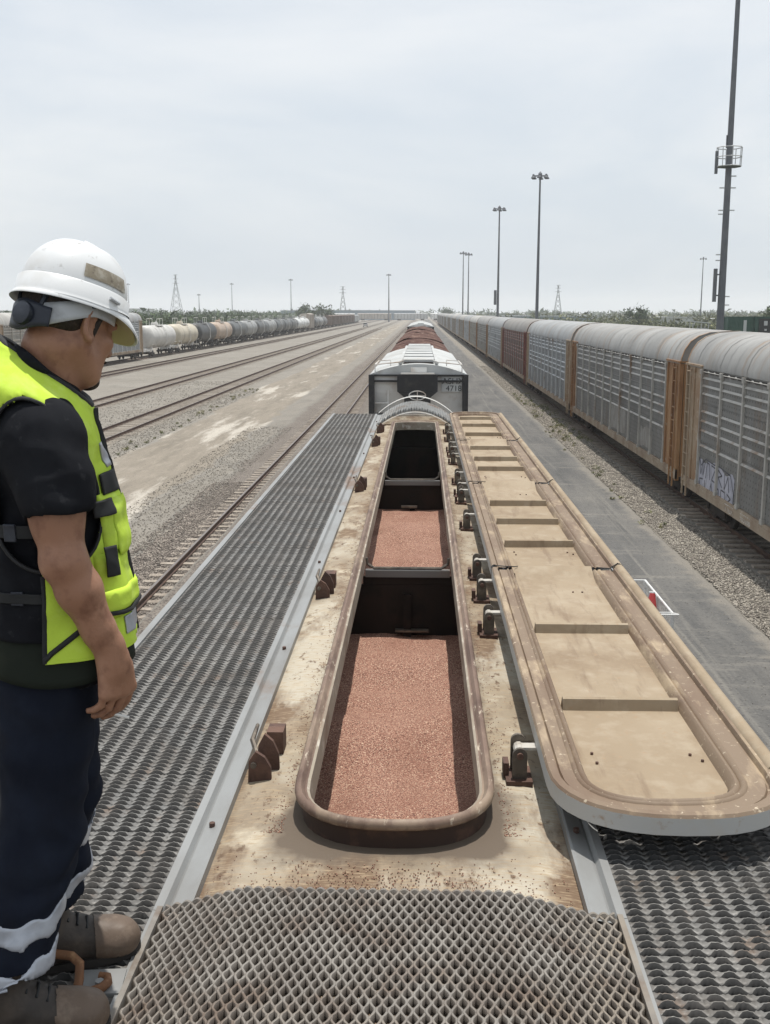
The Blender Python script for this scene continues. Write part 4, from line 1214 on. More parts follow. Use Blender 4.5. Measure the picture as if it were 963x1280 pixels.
    m.box(-1.2, 1.2, -h + 0.1, h - 0.1, 0.86, 1.01)
    m.build('underframe', m_dark, t)
    return t
PITCH_R = 25.55
RX = TRACKS['rack']
y1 = 34.35 - 0.45 - RL / 2
LBL = ['grey car carrier with white graffiti low beside its beige ladder end', 'warm grey car carrier with an orange rusted ladder end and faint graffiti', 'cool grey car carrier, next beyond the orange ended one', 'car carrier with reddish brown end posts, beyond the cool grey one', 'grey car carrier directly beyond the reddish one', 'second grey car carrier beyond the reddish one']
RMS = [RM_WARM, RM_WARM, RM_COOL, RM_RED, RM_COOL, RM_WARM]
ENDS = [m_end_beige, m_end, m_end_beige, mat('red_brown_end', (0.21, 0.075, 0.055), [((0.12, 0.05, 0.04), 1.5, 0.5, 0.7)], 0.7), m_end_beige, m_end]
racks = []
for i in range(6):
    racks.append(make_rack(RX, y1 + PITCH_R * i, LBL[i], RMS[i], True, ENDS[i]))
proto = [make_rack(RX, y1 + PITCH_R * 6, 'third car carrier beyond the reddish one, pale with dark ends', RM_PALE, False, m_end), make_rack(RX, y1 + PITCH_R * 7, 'fourth car carrier beyond the reddish one', RM_COOL, False, m_end_beige)]
ORD = ['fifth', 'sixth', 'seventh', 'eighth', 'ninth', 'tenth', 'eleventh', 'twelfth', 'thirteenth']
for i in range(8, 22):
    c = copy_tree(proto[i % 2])
    c.location = (RX, y1 + PITCH_R * i, 0)
    k = i - 8
    c['label'] = ORD[k] + ' car carrier beyond the reddish one' if k < len(ORD) else 'tiny far car carrier near the end of the long grey row'

# graffiti on the nearest carrier: a pale block with black strokes, over two bays at its far end
def graffiti(parent, yA, yB, zA, zB, mfill, strokes):
    m = MB()
    n = 22
    vs, fs = [], []
    for i in range(n + 1):
        t = i / n
        y = yA + (yB - yA) * t
        lo = zA + 0.10 * noise.noise((t * 4, 1.3, 2)) + 0.03
        hi = zB + 0.20 * noise.noise((t * 7, 5.1, 4)) - 0.25 * abs(t - 0.45)
        vs += [(-RHW + 0.014, y, lo), (-RHW + 0.014, y, hi)]
        if i:
            fs.append((2 * i - 2, 2 * i, 2 * i + 1, 2 * i - 1))
    m.add(vs, fs)
    gr = m.build('graffiti', mfill, parent)
    if strokes:
        m = MB()
        rnd = random.Random(4)
        def st(pts, w_=0.022):
            P = [(yA + (yB - yA) * a, zA + (zB - zA) * b) for a, b in pts]
            for (a, b), (c, d) in zip(P[:-1], P[1:]):
                l = math.hypot(c - a, d - b) or 1
                nx, ny = -(d - b) / l * w_, (c - a) / l * w_
                x = -RHW + 0.010
                m.add([(x, a + nx, b + ny), (x, c + nx, d + ny), (x, c - nx, d - ny), (x, a - nx, b - ny)], [(0, 1, 2, 3)])
        # read from the track the piece runs left to right = far to near
        for c0, ltr in ((0.02, [(0, .95), (.05, .55), (.10, .98), (.12, .55), (.17, .92)]), (0.22, [(0, .5), (.03, .95), (.10, .93), (.12, .52)]), (0.38, [(0, .93), (.12, .90), (.02, .55), (.14, .52)]), (0.56, [(0, .5), (0, .92), (.12, .80), (.02, .72), (.13, .5)]), (0.74, [(0, .88), (.02, .50), (.10, .86), (.14, .48)])):
            st([(c0 + a, b) for a, b in ltr])
        for c0, ltr in ((0.04, [(.10, .45), (0, .42), (.02, .05), (.12, .10)]), (0.20, [(0, .45), (0, .05), (.10, .07)]), (0.34, [(0, .06), (.05, .46), (.11, .05)]), (0.50, [(0, .44), (.0, .05), (.12, .12), (.10, .40), (0, .44)]), (0.66, [(0, .05), (.01, .44), (.12, .42), (.12, .05)]), (0.83, [(.0, .42), (.10, .34), (.02, .22), (.10, .06)])):
            st([(c0 + a, b) for a, b in ltr])
        st([(0.0, 0.02), (-.01, .5), (0.01, 1.0), (0.08, .8), (.2, 1.02), (.45, .98), (.6, 1.0), (.9, .92), (1.0, .5), (.98, .1), (.6, -.02), (.3, .04), (0, .02)], 0.020)
        m.build('graffiti_stroke', m_strokes, gr)
    return gr
graffiti(racks[0], RL / 2 - 1.95, RL / 2 - 5.6, 1.06, 2.12, m_spray, True)
graffiti(racks[1], -3.4, 0.4, 1.45, 2.55, m_faint, False)
graffiti(racks[1], -8.6, -6.4, 1.45, 2.2, m_faint, False)
m_wlet = mat('white_stencil', (0.55, 0.52, 0.47), [((0.3, 0.26, 0.21), 6, 0.5, 0.65)], 0.7)
lt = lettering('TTGX', racks[0], (-RHW - 0.034, RL / 2 - 5.0, 1.06), (math.pi / 2, 0, -math.pi / 2), 0.30, m_wlet, extrude=0.002)
lt = lettering('963086', racks[0], (-RHW - 0.034, RL / 2 - 6.4, 1.06), (math.pi / 2, 0, -math.pi / 2), 0.30, m_wlet, extrude=0.002)

# ---------------------------------------------------------------- far-left row
TX = TRACKS['tank']
lr = [make_rack(TX, 94.2 + 12.35, 'pale roofed car carrier at the left edge behind the worker', RM_PALE, True, m_end_beige, 'car carriers of the left row', 1),
      make_rack(TX, 120.0 + 12.35, 'grey slatted car carrier right of the helmet, ahead of the tank cars', RM_COOL, True, m_end_beige, 'car carriers of the left row', 1)]

for q in lr:
    q.scale = (1, 1, 1.09)

def tank_mat(name, c, dirt):
    return mat(name, c, [(tuple(x * 0.7 for x in c), 0.6, 0.45, 0.7, (1, 1, 0.5)), (dirt, 0.9, 0.56, 0.72, (1, 1.5, 0.3), 7)], 0.5)
TM = {'white': tank_mat('tank_white', (0.52, 0.51, 0.48), (0.22, 0.18, 0.14)), 'cream': tank_mat('tank_cream', (0.50, 0.45, 0.35), (0.22, 0.16, 0.11)),
      'black': tank_mat('tank_black', (0.05, 0.052, 0.052), (0.10, 0.085, 0.07)), 'peach': tank_mat('tank_peach', (0.42, 0.325, 0.25), (0.20, 0.13, 0.09)),
      'dark': tank_mat('tank_dark', (0.105, 0.11, 0.11), (0.16, 0.13, 0.105)), 'grey': tank_mat('tank_grey', (0.27, 0.275, 0.27), (0.16, 0.13, 0.105)), 'bright': tank_mat('tank_bright', (0.62, 0.63, 0.62), (0.3, 0.26, 0.2))}
def make_tank(yc, label, material):
    t = thing('tank_car', label, 'tank car', (TX, yc, 0), 'tank cars in the far left row')
    L_, r, zc = 14.6, 1.62, 2.84
    m = MB()
    prof = [(0.02, -L_ / 2)] + [(r * math.sin(a), -L_ / 2 + 0.75 * (1 - math.cos(a))) for a in np.linspace(0.2, math.pi / 2, 6)]
    prof += [(r, y) for y in np.linspace(-L_ / 2 + 1.2, L_ / 2 - 1.2, 6)]
    prof += [(r * math.sin(a), L_ / 2 - 0.75 * (1 - math.cos(a))) for a in np.linspace(math.pi / 2, 0.2, 6)] + [(0.02, L_ / 2)]
    m.lathe(prof, 'y', (0, 0, zc), 28)
    m.build('tank', material, t, 50)
    m = MB(); m.lathe([(0.55, 0), (0.55, 0.30), (0.45, 0.42), (0.02, 0.45)], 'z', (0, 0, zc + r - 0.06), 14)
    m.cyl((0.2, 0.1, zc + r + 0.3), (0.2, 0.1, zc + r + 0.62), 0.12, n=8)
    dm = m.build('manway', material, t, 40)
    m = MB()
    for s in (-1, 1):
        m.tube([(s * 0.75, -1.7, zc + r + 0.9), (s * 0.75, 1.7, zc + r + 0.9)], 0.028, 5)
        for y in (-1.7, 0, 1.7):
            m.tube([(s * 0.75, y, zc + r - 0.3), (s * 0.75, y, zc + r + 0.9)], 0.028, 5)
        m.box(min(s * 0.5, s * 0.95), max(s * 0.5, s * 0.95), -1.8, 1.8, zc + r - 0.08, zc + r - 0.04)
    m.build('manway_railing', m_slope, t)
    m = MB()
    for y in (-4.2, 0, 4.2):
        m.lathe([(r + 0.02, y - 0.04), (r + 0.02, y + 0.04)], 'y', (0, 0, zc), 28)
    m.build('tank_band', material, t)
    m = MB()
    for s in (-1, 1):
        m.tube([(0.86 + 0.0 * s, -0.25 * s, 0.9), (1.70, -0.25 * s, 1.9), (1.70, -0.25 * s, 3.4), (1.0, -0.25 * s, zc + r + 0.1)], 0.03, 5)
    m.build('side_ladder', m_slope, t)
    for s in (-1, 1):
        m = MB()
        m.box(-1.4, 1.4, s * 7.6 - 0.08, s * 7.6 + 0.08, 0.95, 1.2)
        m.box(-0.5, 0.5, min(s * 5.3, s * 7.9), max(s * 5.3, s * 7.9), 0.85, 1.3)
        m.box(-0.9, 0.9, s * 5.6 - 0.25, s * 5.6 + 0.25, 1.15, 2.0)
        for q in (-1, 1):
            m.tube([(q * 1.45, s * 7.6, 1.9), (q * 1.45, s * 5.6, 1.9), (q * 1.45, s * 5.6, 1.1)], 0.03, 5)
        m.build('underframe', m_slope if material in (TM['white'], TM['cream']) else m_dark, t)
    bogies(t, (-5.9, 5.9))
    return t
TANKS = [('white', 'dusty white tank car, first behind the slatted carrier'), ('cream', 'cream tank car coupled to the dusty white tank car'), ('black', 'black tank car between the cream and the peach tank cars'), ('peach', 'peach coloured stained tank car behind the black one'), ('dark', 'dark grey tank car directly behind the peach tank car'),
         ('grey', 'grey tank car, second behind the peach tank car'), ('dark', 'dark tank car, third behind the peach tank car'), ('grey', 'lighter grey tank car, fourth behind the peach one'), ('dark', 'dark tank car, fifth behind the peach one'), ('dark', 'dark tank car, sixth behind the peach one'), ('dark', 'last dark tank car before the two bright white ones'),
         ('bright', 'nearer of two bright white tank cars before the pale boxcar'), ('bright', 'farther of two bright white tank cars, touching the pale boxcar'), None, ('dark', 'dark tank car just beyond the pale boxcar'), ('grey', 'grey tank car, second beyond the pale boxcar'), ('dark', 'dark tank car just before the brown boxcars')]
y = 154.5
m_box = mat('pale_boxcar', (0.40, 0.36, 0.31), [((0.25, 0.19, 0.15), 0.7, 0.5, 0.7, (1, 1, 0.4))], 0.6)
m_brown = mat('brown_boxcar', (0.135, 0.09, 0.065), [((0.22, 0.165, 0.12), 0.5, 0.5, 0.7, (1, 1, 0.4)), ((0.07, 0.05, 0.04), 0.8, 0.5, 0.7)], 0.7)
def make_boxcar(yc, label, material, ln, zt, group):
    t = thing('boxcar', label, 'freight car', (TX, yc, 0), group)
    h = ln / 2
    m = MB(); m.prism([(-1.5, 1.1), (1.5, 1.1), (1.5, zt), (0.6, zt + 0.25), (-0.6, zt + 0.25), (-1.5, zt)], 'y', -h, h); m.build('car_body', material, t)
    m = MB()
    for y in np.arange(-h + 0.1, h, 1.15):
        for s in (-1, 1):
            m.box(min(s * 1.5, s * 1.6), max(s * 1.5, s * 1.6), y, y + 0.18, 1.0, zt - 0.05)
    m.build('rib_row', material, t)
    m = MB(); m.box(1.5, 1.58, -1.5, 1.5, 1.15, zt - 0.3); m.build('sliding_door', material, t)
    bogies(t, (-h + 2.2, h - 2.2)); m = MB(); m.box(-1.3, 1.3, -h, h, 0.85, 1.09); m.build('underframe', m_dark, t)
    return t
for e in TANKS:
    if e is None:
        make_boxcar(y + 1.5, 'tall pale boxcar standing among the tank cars', m_box, 16.5, 5.6, 'boxcars of the far left row')
        y += 20.0
    else:
        make_tank(y + 3.3, e[1], TM[e[0]])
        y += 16.55
y += 6
BO = ['first brown boxcar behind the last dark tank car', 'second brown boxcar behind the tank cars', 'third brown boxcar behind the tank cars', 'fourth brown boxcar behind the tank cars', 'fifth brown boxcar behind the tank cars', 'sixth brown boxcar behind the tank cars', 'seventh brown boxcar behind the tank cars', 'last brown boxcar before the white hopper cars']
for b in BO:
    make_boxcar(y + 9, b, m_brown, 19.5, 4.7, 'brown boxcars of the far left row'); y += 21.0
for b in ('white boxcar first beyond the last brown one', 'white boxcar at the very end of the far left row'):
    make_boxcar(y + 9, b, m_white, 18.0, 4.4, 'boxcars of the far left row'); y += 24.0
# cars standing across the far end of the yard
for i, (x, lab) in enumerate(((-64, 'far grey freight car crossing the yard end left of the lamp mast'), (-36, 'far grey freight car crossing behind the lamp mast base'), (-8, 'far pale freight car crossing behind the hopper cars'), (20, 'far grey freight car crossing left of the long carrier row'))):
    t = thing('boxcar', lab, 'freight car', (x, 842 + 2 * i, 0), 'cars across the yard end')
    m = MB(); m.prism([(-1.5, 1.1), (1.5, 1.1), (1.5, 5.0), (0, 5.3), (-1.5, 5.0)], 'x', -13, 13); m.build('car_body', (m_slope, m_box, m_white, m_slope)[i], t)
    m = MB()
    for xx in np.arange(-12.5, 12.6, 2.5):
        m.box(xx - 0.1, xx + 0.1, -1.62, -1.5, 1.1, 4.9)
    m.build('rib_row', m_dark, t)
    m = MB()
    for xx in (-9, 9):
        m.box(xx - 1.4, xx + 1.4, -1.1, 1.1, 0.02, 1.09)
    m.build('bogie', m_dark, t)
# ================================================================ masts, sheds, cart, car
m_pole = mat('weathered_pole', (0.105, 0.11, 0.125), [((0.16, 0.165, 0.175), 0.4, 0.45, 0.7)], 0.6, 0.2)
m_pale = mat('pale_metal', (0.5, 0.5, 0.5), [], 0.5, 0.2)
m_green = mat('green_container_paint', (0.028, 0.075, 0.055), [((0.045, 0.10, 0.075), 0.6, 0.45, 0.7)], 0.6)
m_shed = mat('white_shed', (0.50, 0.50, 0.49), [((0.4, 0.4, 0.39), 0.2, 0.5, 0.7)], 0.6)
m_shedroof = mat('grey_shed_roof', (0.38, 0.40, 0.42), [((0.3, 0.31, 0.32), 0.3, 0.5, 0.7)], 0.5)
m_blue = mat('blue_grey_shed', (0.18, 0.24, 0.29), [], 0.6)
m_glass = mat('dark_glass', (0.02, 0.025, 0.03), [], 0.1)
m_tyre = mat('tyre_rubber', (0.02, 0.02, 0.02), [], 0.9)
m_redp = mat('red_plastic', (0.45, 0.05, 0.05), [], 0.5)

def high_mast(x, y, h, label, r=0.34):
    t = thing('light_mast', label, 'light mast', (x, y, 0), 'tall lamp masts of the yard')
    m = MB(); m.tube([(0, 0, z) for z in np.linspace(0, h, 8)], list(np.linspace(r, r * 0.42, 8)), 12); m.build('pole', m_pole, t, 50)
    m = MB(); m.lathe([(r * 1.9, 0.0), (r * 1.9, 0.12), (r * 1.1, 0.3), (r * 1.02, 0.6)], 'z', n=12); m.build('base_flange', m_pole, t)
    m = MB()
    for k in range(16):
        a, b = 2 * math.pi * k / 16, 2 * math.pi * (k + 1) / 16
        m.tube([(1.05 * math.cos(a), 1.05 * math.sin(a), h - 0.15), (1.05 * math.cos(b), 1.05 * math.sin(b), h - 0.15)], 0.05, 5)
    for k in range(4):
        a = math.pi * k / 2
        m.tube([(0, 0, h - 0.1), (1.05 * math.cos(a), 1.05 * math.sin(a), h - 0.15)], 0.05, 5)
    m.lathe([(0.3, h - 0.2), (0.35, h + 0.25), (0.05, h + 0.6)], 'z', n=10)
    m.build('head_ring', m_pole, t)
    for k in range(6):
        a = 2 * math.pi * k / 6 + 0.3
        m = MB(); c = (1.3 * math.cos(a), 1.3 * math.sin(a))
        m.lathe([(0.42, h - 0.62), (0.42, h - 0.5), (0.22, h - 0.2), (0.16, h + 0.08), (0.05, h + 0.12)], 'z', (c[0], c[1], 0), 10)
        m.build('floodlight', m_pole, t)
    return t
high_mast(21.0, 200, 30.2, 'tallest lamp mast, rising behind the reddish car carrier')
t = high_mast(18.2, 262, 30.2, 'slim lamp mast, second left of the antenna mast, with a box low on its pole')
m = MB(); m.box(-0.95, -0.35, -0.3, 0.3, 8.0, 11.4); m.build('control_box', m_pole, t)
high_mast(19.2, 452, 29.6, 'right one of the close pair of thin lamp masts')
high_mast(17.4, 462, 30.6, 'left one of the close pair of thin lamp masts')
high_mast(126, 500, 30.0, 'lone thin lamp mast over the brush, left of the antenna mast')
high_mast(-21, 710, 30.0, 'dark thin lamp mast above the far end of the yard tracks', 0.5)
high_mast(-95, 800, 29.5, 'faint lamp mast rising above the dark tank cars', 0.4)
high_mast(-158, 914, 29.5, 'faint lamp mast above the peach and black tank cars', 0.4)
high_mast(-190, 935, 21.0, 'short faint mast between the tall pylon and the cream tank car', 0.5)
high_mast(-252, 940, 30.0, 'faint lamp mast just right of the helmet brim', 0.36)

# antenna mast
MX, MY = 32.45, 120.0
t = thing('antenna_mast', 'very tall dark tapered antenna mast with a railed platform beside green containers', 'antenna mast', (MX, MY, 0))
m = MB(); m.tube([(0, 0, z) for z in np.linspace(0, 46, 12)], list(np.linspace(0.42, 0.20, 12)), 14); m.build('pole', m_pole, t, 50)
m = MB()
for zz, rr in ((21.45, 1.28), (22.4, 1.32), (23.35, 1.32)):
    for k in range(8):
        a, b = 2 * math.pi * k / 8, 2 * math.pi * (k + 1) / 8
        m.tube([(rr * math.cos(a), rr * math.sin(a), zz), (rr * math.cos(b), rr * math.sin(b), zz)], 0.055, 5)
for k in range(8):
    a = 2 * math.pi * k / 8
    m.tube([(1.28 * math.cos(a), 1.28 * math.sin(a), 21.45), (1.32 * math.cos(a), 1.32 * math.sin(a), 23.35)], 0.05, 5)
m.build('platform_railing', m_pale, t)
m = MB(); m.lathe([(0.3, 21.3), (1.3, 21.38), (1.3, 21.46), (0.3, 21.5)], 'z', n=8); m.build('platform_deck', m_pole, t)
for zz, s in ((20.4, 1), (19.2, 1), (19.2, -1), (16.9, -1), (16.5, -1), (16.9, 1), (12.3, -1), (11.7, -1), (7.9, 1), (7.0, 1)):
    m = MB(); m.box(min(s * 0.3, s * 0.85), max(s * 0.3, s * 0.85), -0.06, 0.06, zz, zz + 0.12); m.build('bracket', m_pale, t)
m = MB(); m.box(-0.95, -0.62, -0.2, 0.2, 7.4, 10.9); m.box(-0.65, -0.3, -0.05, 0.05, 8.0, 8.15); m.box(-0.65, -0.3, -0.05, 0.05, 10.2, 10.35); m.build('panel_antenna', m_pole, t)
m = MB(); m.box(-1.45, -1.18, -0.15, 0.15, 20.7, 23.0); m.build('panel_antenna', m_pole, t)
m = MB(); m.tube([(-0.35, 0, 23.3), (-0.35, 0, 24.6)], 0.08, 6); m.tube([(0.1, 0.3, 23.3), (0.1, 0.3, 24.2)], 0.06, 6); m.build('whip_antenna', m_pole, t)

# green containers, stacked two high
def container(x, y, z, ln, label):
    t = thing('shipping_container', label, 'container', (x, y, z), 'green containers by the antenna mast')
    m = MB(); m.box(-ln / 2 + 0.1, ln / 2 - 0.1, -1.15, 1.15, 0.12, 2.45); m.build('container_body', m_green, t)
    m = MB()
    for xx in np.arange(-ln / 2 + 0.3, ln / 2 - 0.25, 0.36):
        m.box(xx, xx + 0.17, -1.2, -1.15, 0.2, 2.36)
    m.build('corrugation', m_green, t)
    m = MB()
    for sx in (-1, 1):
        for sy in (-1, 1):
            m.box(sx * ln / 2 - 0.09, sx * ln / 2 + 0.09, sy * 1.15 - 0.09, sy * 1.15 + 0.09, 0.0, 2.58)
    m.box(-ln / 2, ln / 2, -1.24, -1.16, 2.45, 2.57); m.box(-ln / 2, ln / 2, 1.16, 1.24, 2.45, 2.57); m.box(-ln / 2, ln / 2, -1.24, -1.16, 0.0, 0.14)
    m.build('frame', m_green, t)
    return t
c1 = container(43.0, 150, 3.14, 3.4, 'left green container of the upper pair, with a white door strip')
m = MB(); m.box(0.35, 0.75, -1.27, -1.20, 0.6, 2.1); m.build('door_strip', m_pale, c1)
c2 = container(46.2, 149.6, 3.14, 2.7, 'right green container of the upper pair, open with white gear inside')
m = MB(); m.box(-0.95, 0.95, -1.30, -1.205, 0.3, 2.3); d = m.build('doorway', m_black, c2)
m = MB(); m.box(-0.3, 0.15, -1.42, -1.31, 1.4, 2.0); m.box(-0.2, 0.1, -1.42, -1.31, 0.7, 0.95); m.build('gear', m_pale, d)
container(43.0, 150, 0.55, 3.4, 'lower green container under the left upper one, behind the car carriers')
container(46.2, 149.6, 0.55, 2.7, 'lower green container under the open right one')
tt = thing('concrete_base', 'low concrete base under the green containers', 'base', (44.4, 149.8, 0))
m = MB(); m.box(-3.6, 3.4, -1.4, 1.5, 0.0, 0.54); m.build('slab', m_shed, tt)
tt = thing('small_shelter', 'small white roofed shelter left of the antenna mast foot', 'shelter', (37.3, 148, 0))
m = MB(); m.prism([(-1.4, 5.05), (1.2, 4.80), (1.2, 4.92), (-1.4, 5.2)], 'y', -1, 1); m.build('roof', m_pale, tt)
m = MB()
for xx in (-1.1, 0.0, 0.95):
    for yy in (-0.9, 0.9):
        m.tube([(xx, yy, 0), (xx, yy, 4.85)], 0.06, 6)
m.box(-0.2, 0.9, -0.8, 0.8, 2.6, 4.2)
m.build('posts', m_pale, tt)

def shed(x, y, wx, wy, h, label, mr, mw, bays=0):
    t = thing('warehouse', label, 'warehouse', (x, y, 0), 'low sheds beyond the yard')
    m = MB(); m.box(-wx / 2, wx / 2, -wy / 2, wy / 2, 0, h); m.build('wall', mw, t)
    m = MB(); m.prism([(-wx / 2 - 0.4, h + 0.02), (wx / 2 + 0.4, h + 0.02), (wx / 2 + 0.4, h + 0.25), (0, h + 0.5), (-wx / 2 - 0.4, h + 0.25)], 'y', -wy / 2 - 0.4, wy / 2 + 0.4); m.build('roof', mr, t)
    for k in range(bays):
        m = MB(); a = -wx / 2 + wx * (k + 0.25) / bays
        m.box(a, a + wx / bays * 0.5, -wy / 2 - 0.06, -wy / 2 - 0.01, 0.1, h * 0.8); m.build('bay_door', m_blue, t)
    return t
shed(46, 520, 62, 20, 4.2, 'long blue grey shed behind the tall lamp mast', m_shedroof, m_blue, 14)
shed(92, 600, 36, 20, 4.0, 'pale long shed right of the tall lamp mast', m_shedroof, m_shed, 6)
shed(104, 470, 30, 18, 3.9, 'white flat shed in the brush, left of the far lone lamp mast', m_shed, m_shed)
shed(118, 420, 22, 16, 3.6, 'small white shed in the brush below the lone lamp mast', m_shed, m_shed)
shed(60, 160, 12, 12, 4.7, 'pale shed at the right edge beside the green containers', m_shed, m_shed)
shed(-330, 860, 50, 22, 7.0, 'white shed far behind the left scrub', m_shed, m_shed)
shed(-262, 980, 40, 20, 9.0, 'pale shed behind the scrub above the tank cars', m_shed, m_shed)
shed(-60, 900, 110, 10, 7.4, 'long dark low bridge or shed on the skyline beyond the yard end', m_shedroof, m_blue, 20)

def pylon(x, y, h, label, wd=9.0, th=0.18):
    t = thing('lattice_pylon', label, 'pylon', (x, y, 0), 'lattice pylons on the horizon')
    m = MB()
    def half(z): return max(0.6, wd / 2 * (1 - z / (h * 0.92)))
    lv = np.linspace(0, h, 8)
    for sx in (-1, 1):
        for sy in (-1, 1):
            m.tube([(sx * half(z), sy * half(z), z) for z in lv], th, 4)
    m.build('legs', m_pole, t)
    m = MB()
    for a, b in zip(lv[:-1], lv[1:]):
        for s in (-1, 1):
            m.tube([(-half(a), s * half(a), a), (half(b), s * half(b), b)], th * 0.6, 4)
            m.tube([(half(a), s * half(a), a), (-half(b), s * half(b), b)], th * 0.6, 4)
            m.tube([(s * half(a), -half(a), a), (s * half(b), half(b), b)], th * 0.6, 4)
    m.build('lacing', m_pole, t)
    for k, z in enumerate((h * 0.80, h * 0.90, h * 0.99)):
        m = MB(); m.tube([(-3.6 + k * 0.6, 0, z), (3.6 - k * 0.6, 0, z)], th * 0.9, 4); m.build('cross_arm', m_pole, t)
    return t
pylon(-278, 1240, 48, 'tallest lattice pylon, above the scrub left of the cream tank car', 14, 0.22)
pylon(-80, 1120, 32, 'lattice pylon above the brown boxcars left of the dark lamp mast', 8)
pylon(142, 1150, 34, 'faint lattice pylon right of the tallest lamp mast', 9)
pylon(-420, 1500, 40, 'faint distant pylon near the helmet', 10)

# white car far down the yard
t = thing('parked_car', 'small white car far down between the tracks', 'car', (-23.9, 470, 0))
m = MB(); m.prism([(-2.2, 0.35), (2.2, 0.35), (2.25, 0.95), (1.2, 1.05), (0.7, 1.75), (-1.9, 1.8), (-2.25, 1.1)], 'x', -0.9, 0.9); m.build('body', m_white, t)
m = MB(); m.box(-0.78, 0.78, -2.19, -2.11, 1.15, 1.68); m.build('rear_window', m_glass, t)
for s in (-1, 1):
    m = MB(); m.box(min(s * 0.905, s * 0.93), max(s * 0.905, s * 0.93), -1.7, 0.6, 1.12, 1.62); m.build('side_window', m_glass, t)
    for yy in (-1.4, 1.4):
        m = MB(); m.cyl((s * 0.70, yy, 0.36), (s * 0.93, yy, 0.36), 0.36, n=14); m.build('wheel', m_tyre, t)
    m = MB(); m.box(s * 0.7 - 0.12, s * 0.7 + 0.12, -2.30, -2.24, 0.8, 1.0); m.build('tail_light', m_redp, t)

# white tubular cart on the service road
t = thing('yard_cart', 'white tubular framed cart holding a red and white bundle, on the service road', 'cart', (4.0, 20.1, 0))
m = MB()
zt_ = 1.0
P = [(-0.62, -1.2), (0.62, -1.2), (0.62, 1.2), (-0.62, 1.2)]
m.tube([(x, y, zt_) for x, y in P], 0.024, 8, closed=True)
m.tube([(x, y, 0.66) for x, y in P], 0.02, 6, closed=True)
m.tube([(x, y, 0.33) for x, y in P], 0.026, 6, closed=True)
for x, y in P + [(0.62, 0.0), (-0.62, 0.0)]:
    m.tube([(x, y, 0.30), (x, y, zt_)], 0.036, 6)
for yy in np.arange(-1.05, 1.1, 0.15):
    m.tube([(0.62, float(yy), 0.33), (0.62, float(yy), zt_)], 0.007, 5)
for xx in np.arange(-0.5, 0.55, 0.14):
    m.tube([(float(xx), -1.2, 0.33), (float(xx), -1.2, zt_)], 0.007, 5)
m.tube([(-0.62, -1.2, zt_), (-0.62, -1.65, 1.1), (0.62, -1.65, 1.1), (0.62, -1.2, zt_)], 0.02, 6)
m.build('frame', mat('white_tube_paint', (0.72, 0.72, 0.70), [((0.5, 0.45, 0.4), 8, 0.56, 0.7)], 0.4), t)
m = MB(); m.box(-0.6, 0.6, -1.18, 1.18, 0.28, 0.33); m.build('deck', m_road, t)
for s in (-1, 1):
    for yy in (-0.85, 0.85):
        m = MB(); m.cyl((s * 0.60, yy, 0.17), (s * 0.69, yy, 0.17), 0.165, n=16); m.build('wheel', m_tyre, t)
m = MB()
m.tube([(0.34, -0.55, 0.34), (0.38, -0.5, 0.75), (0.42, -0.42, 1.16)], [0.17, 0.13, 0.05], 10)
b_ = m.build('red_bundle', m_redp, None, 50); b_.location = (4.0, 20.1, 0)
tag(b_, 'red bundle standing upright inside the white cart', 'bundle')
m = MB(); m.tube([(0.50, -0.05, 0.34), (0.50, 0.0, 1.08)], [0.10, 0.06], 8)
b_ = m.build('white_roll', m_pale, None, 50); b_.location = (4.0, 20.1, 0)
tag(b_, 'white roll leaning beside the red bundle in the cart', 'roll')
# ================================================================ the worker
m_skin = mat('skin', (0.285, 0.145, 0.088), [((0.345, 0.185, 0.118), 9, 0.45, 0.66), ((0.19, 0.088, 0.054), 14, 0.5, 0.68), ((0.22, 0.105, 0.07), 40, 0.60, 0.75, (1, 1, 1), 3, 0.6)], 0.5, bump=(0.25, 180, 0.002))
m_hair = mat('dark_hair', (0.022, 0.016, 0.012), [((0.05, 0.035, 0.026), 120, 0.5, 0.65)], 0.7, bump=(0.6, 300, 0.003))
m_shirt = mat('black_shirt_cloth', (0.009, 0.0095, 0.012), [((0.016, 0.017, 0.02), 5, 0.45, 0.68), ((0.03, 0.031, 0.034), 30, 0.6, 0.72)], 0.9, bump=(0.25, 400, 0.001), spec=0.08)
m_undersh = mat('dark_green_cloth', (0.018, 0.022, 0.017), [((0.026, 0.03, 0.022), 8, 0.5, 0.7)], 0.9, spec=0.08)
m_navy = mat('navy_work_cloth', (0.0095, 0.012, 0.020), [((0.015, 0.019, 0.030), 5, 0.45, 0.66), ((0.011, 0.013, 0.02), 11, 0.5, 0.7)], 0.9, bump=(0.25, 350, 0.001), spec=0.08)
m_hiviz = mat('high_visibility_yellow', (0.50, 0.68, 0.075), [((0.43, 0.58, 0.065), 6, 0.45, 0.7), ((0.55, 0.72, 0.13), 14, 0.52, 0.7), ((0.30, 0.38, 0.06), 9, 0.56, 0.74, (1, 1, 1), 8, 0.5)], 0.85, bump=(0.35, 60, 0.003), spec=0.12)
m_trim = mat('black_trim', (0.012, 0.013, 0.014), [], 0.7)
m_tape = mat('reflective_tape', (0.40, 0.42, 0.46), [((0.33, 0.35, 0.39), 25, 0.45, 0.65)], 0.35, 0.25)
m_boot = mat('dusty_boot_leather', (0.034, 0.027, 0.022), [((0.075, 0.057, 0.043), 9, 0.46, 0.70), ((0.026, 0.021, 0.017), 18, 0.5, 0.75)], 0.6, bump=(0.3, 90, 0.003))
m_toe = mat('sunlit_toe_leather', (0.115, 0.080, 0.056), [((0.085, 0.060, 0.043), 14, 0.46, 0.68), ((0.175, 0.13, 0.095), 26, 0.54, 0.74)], 0.55, bump=(0.3, 120, 0.002))  # lighter than the boot leather: sunlight on the toe put into the colour
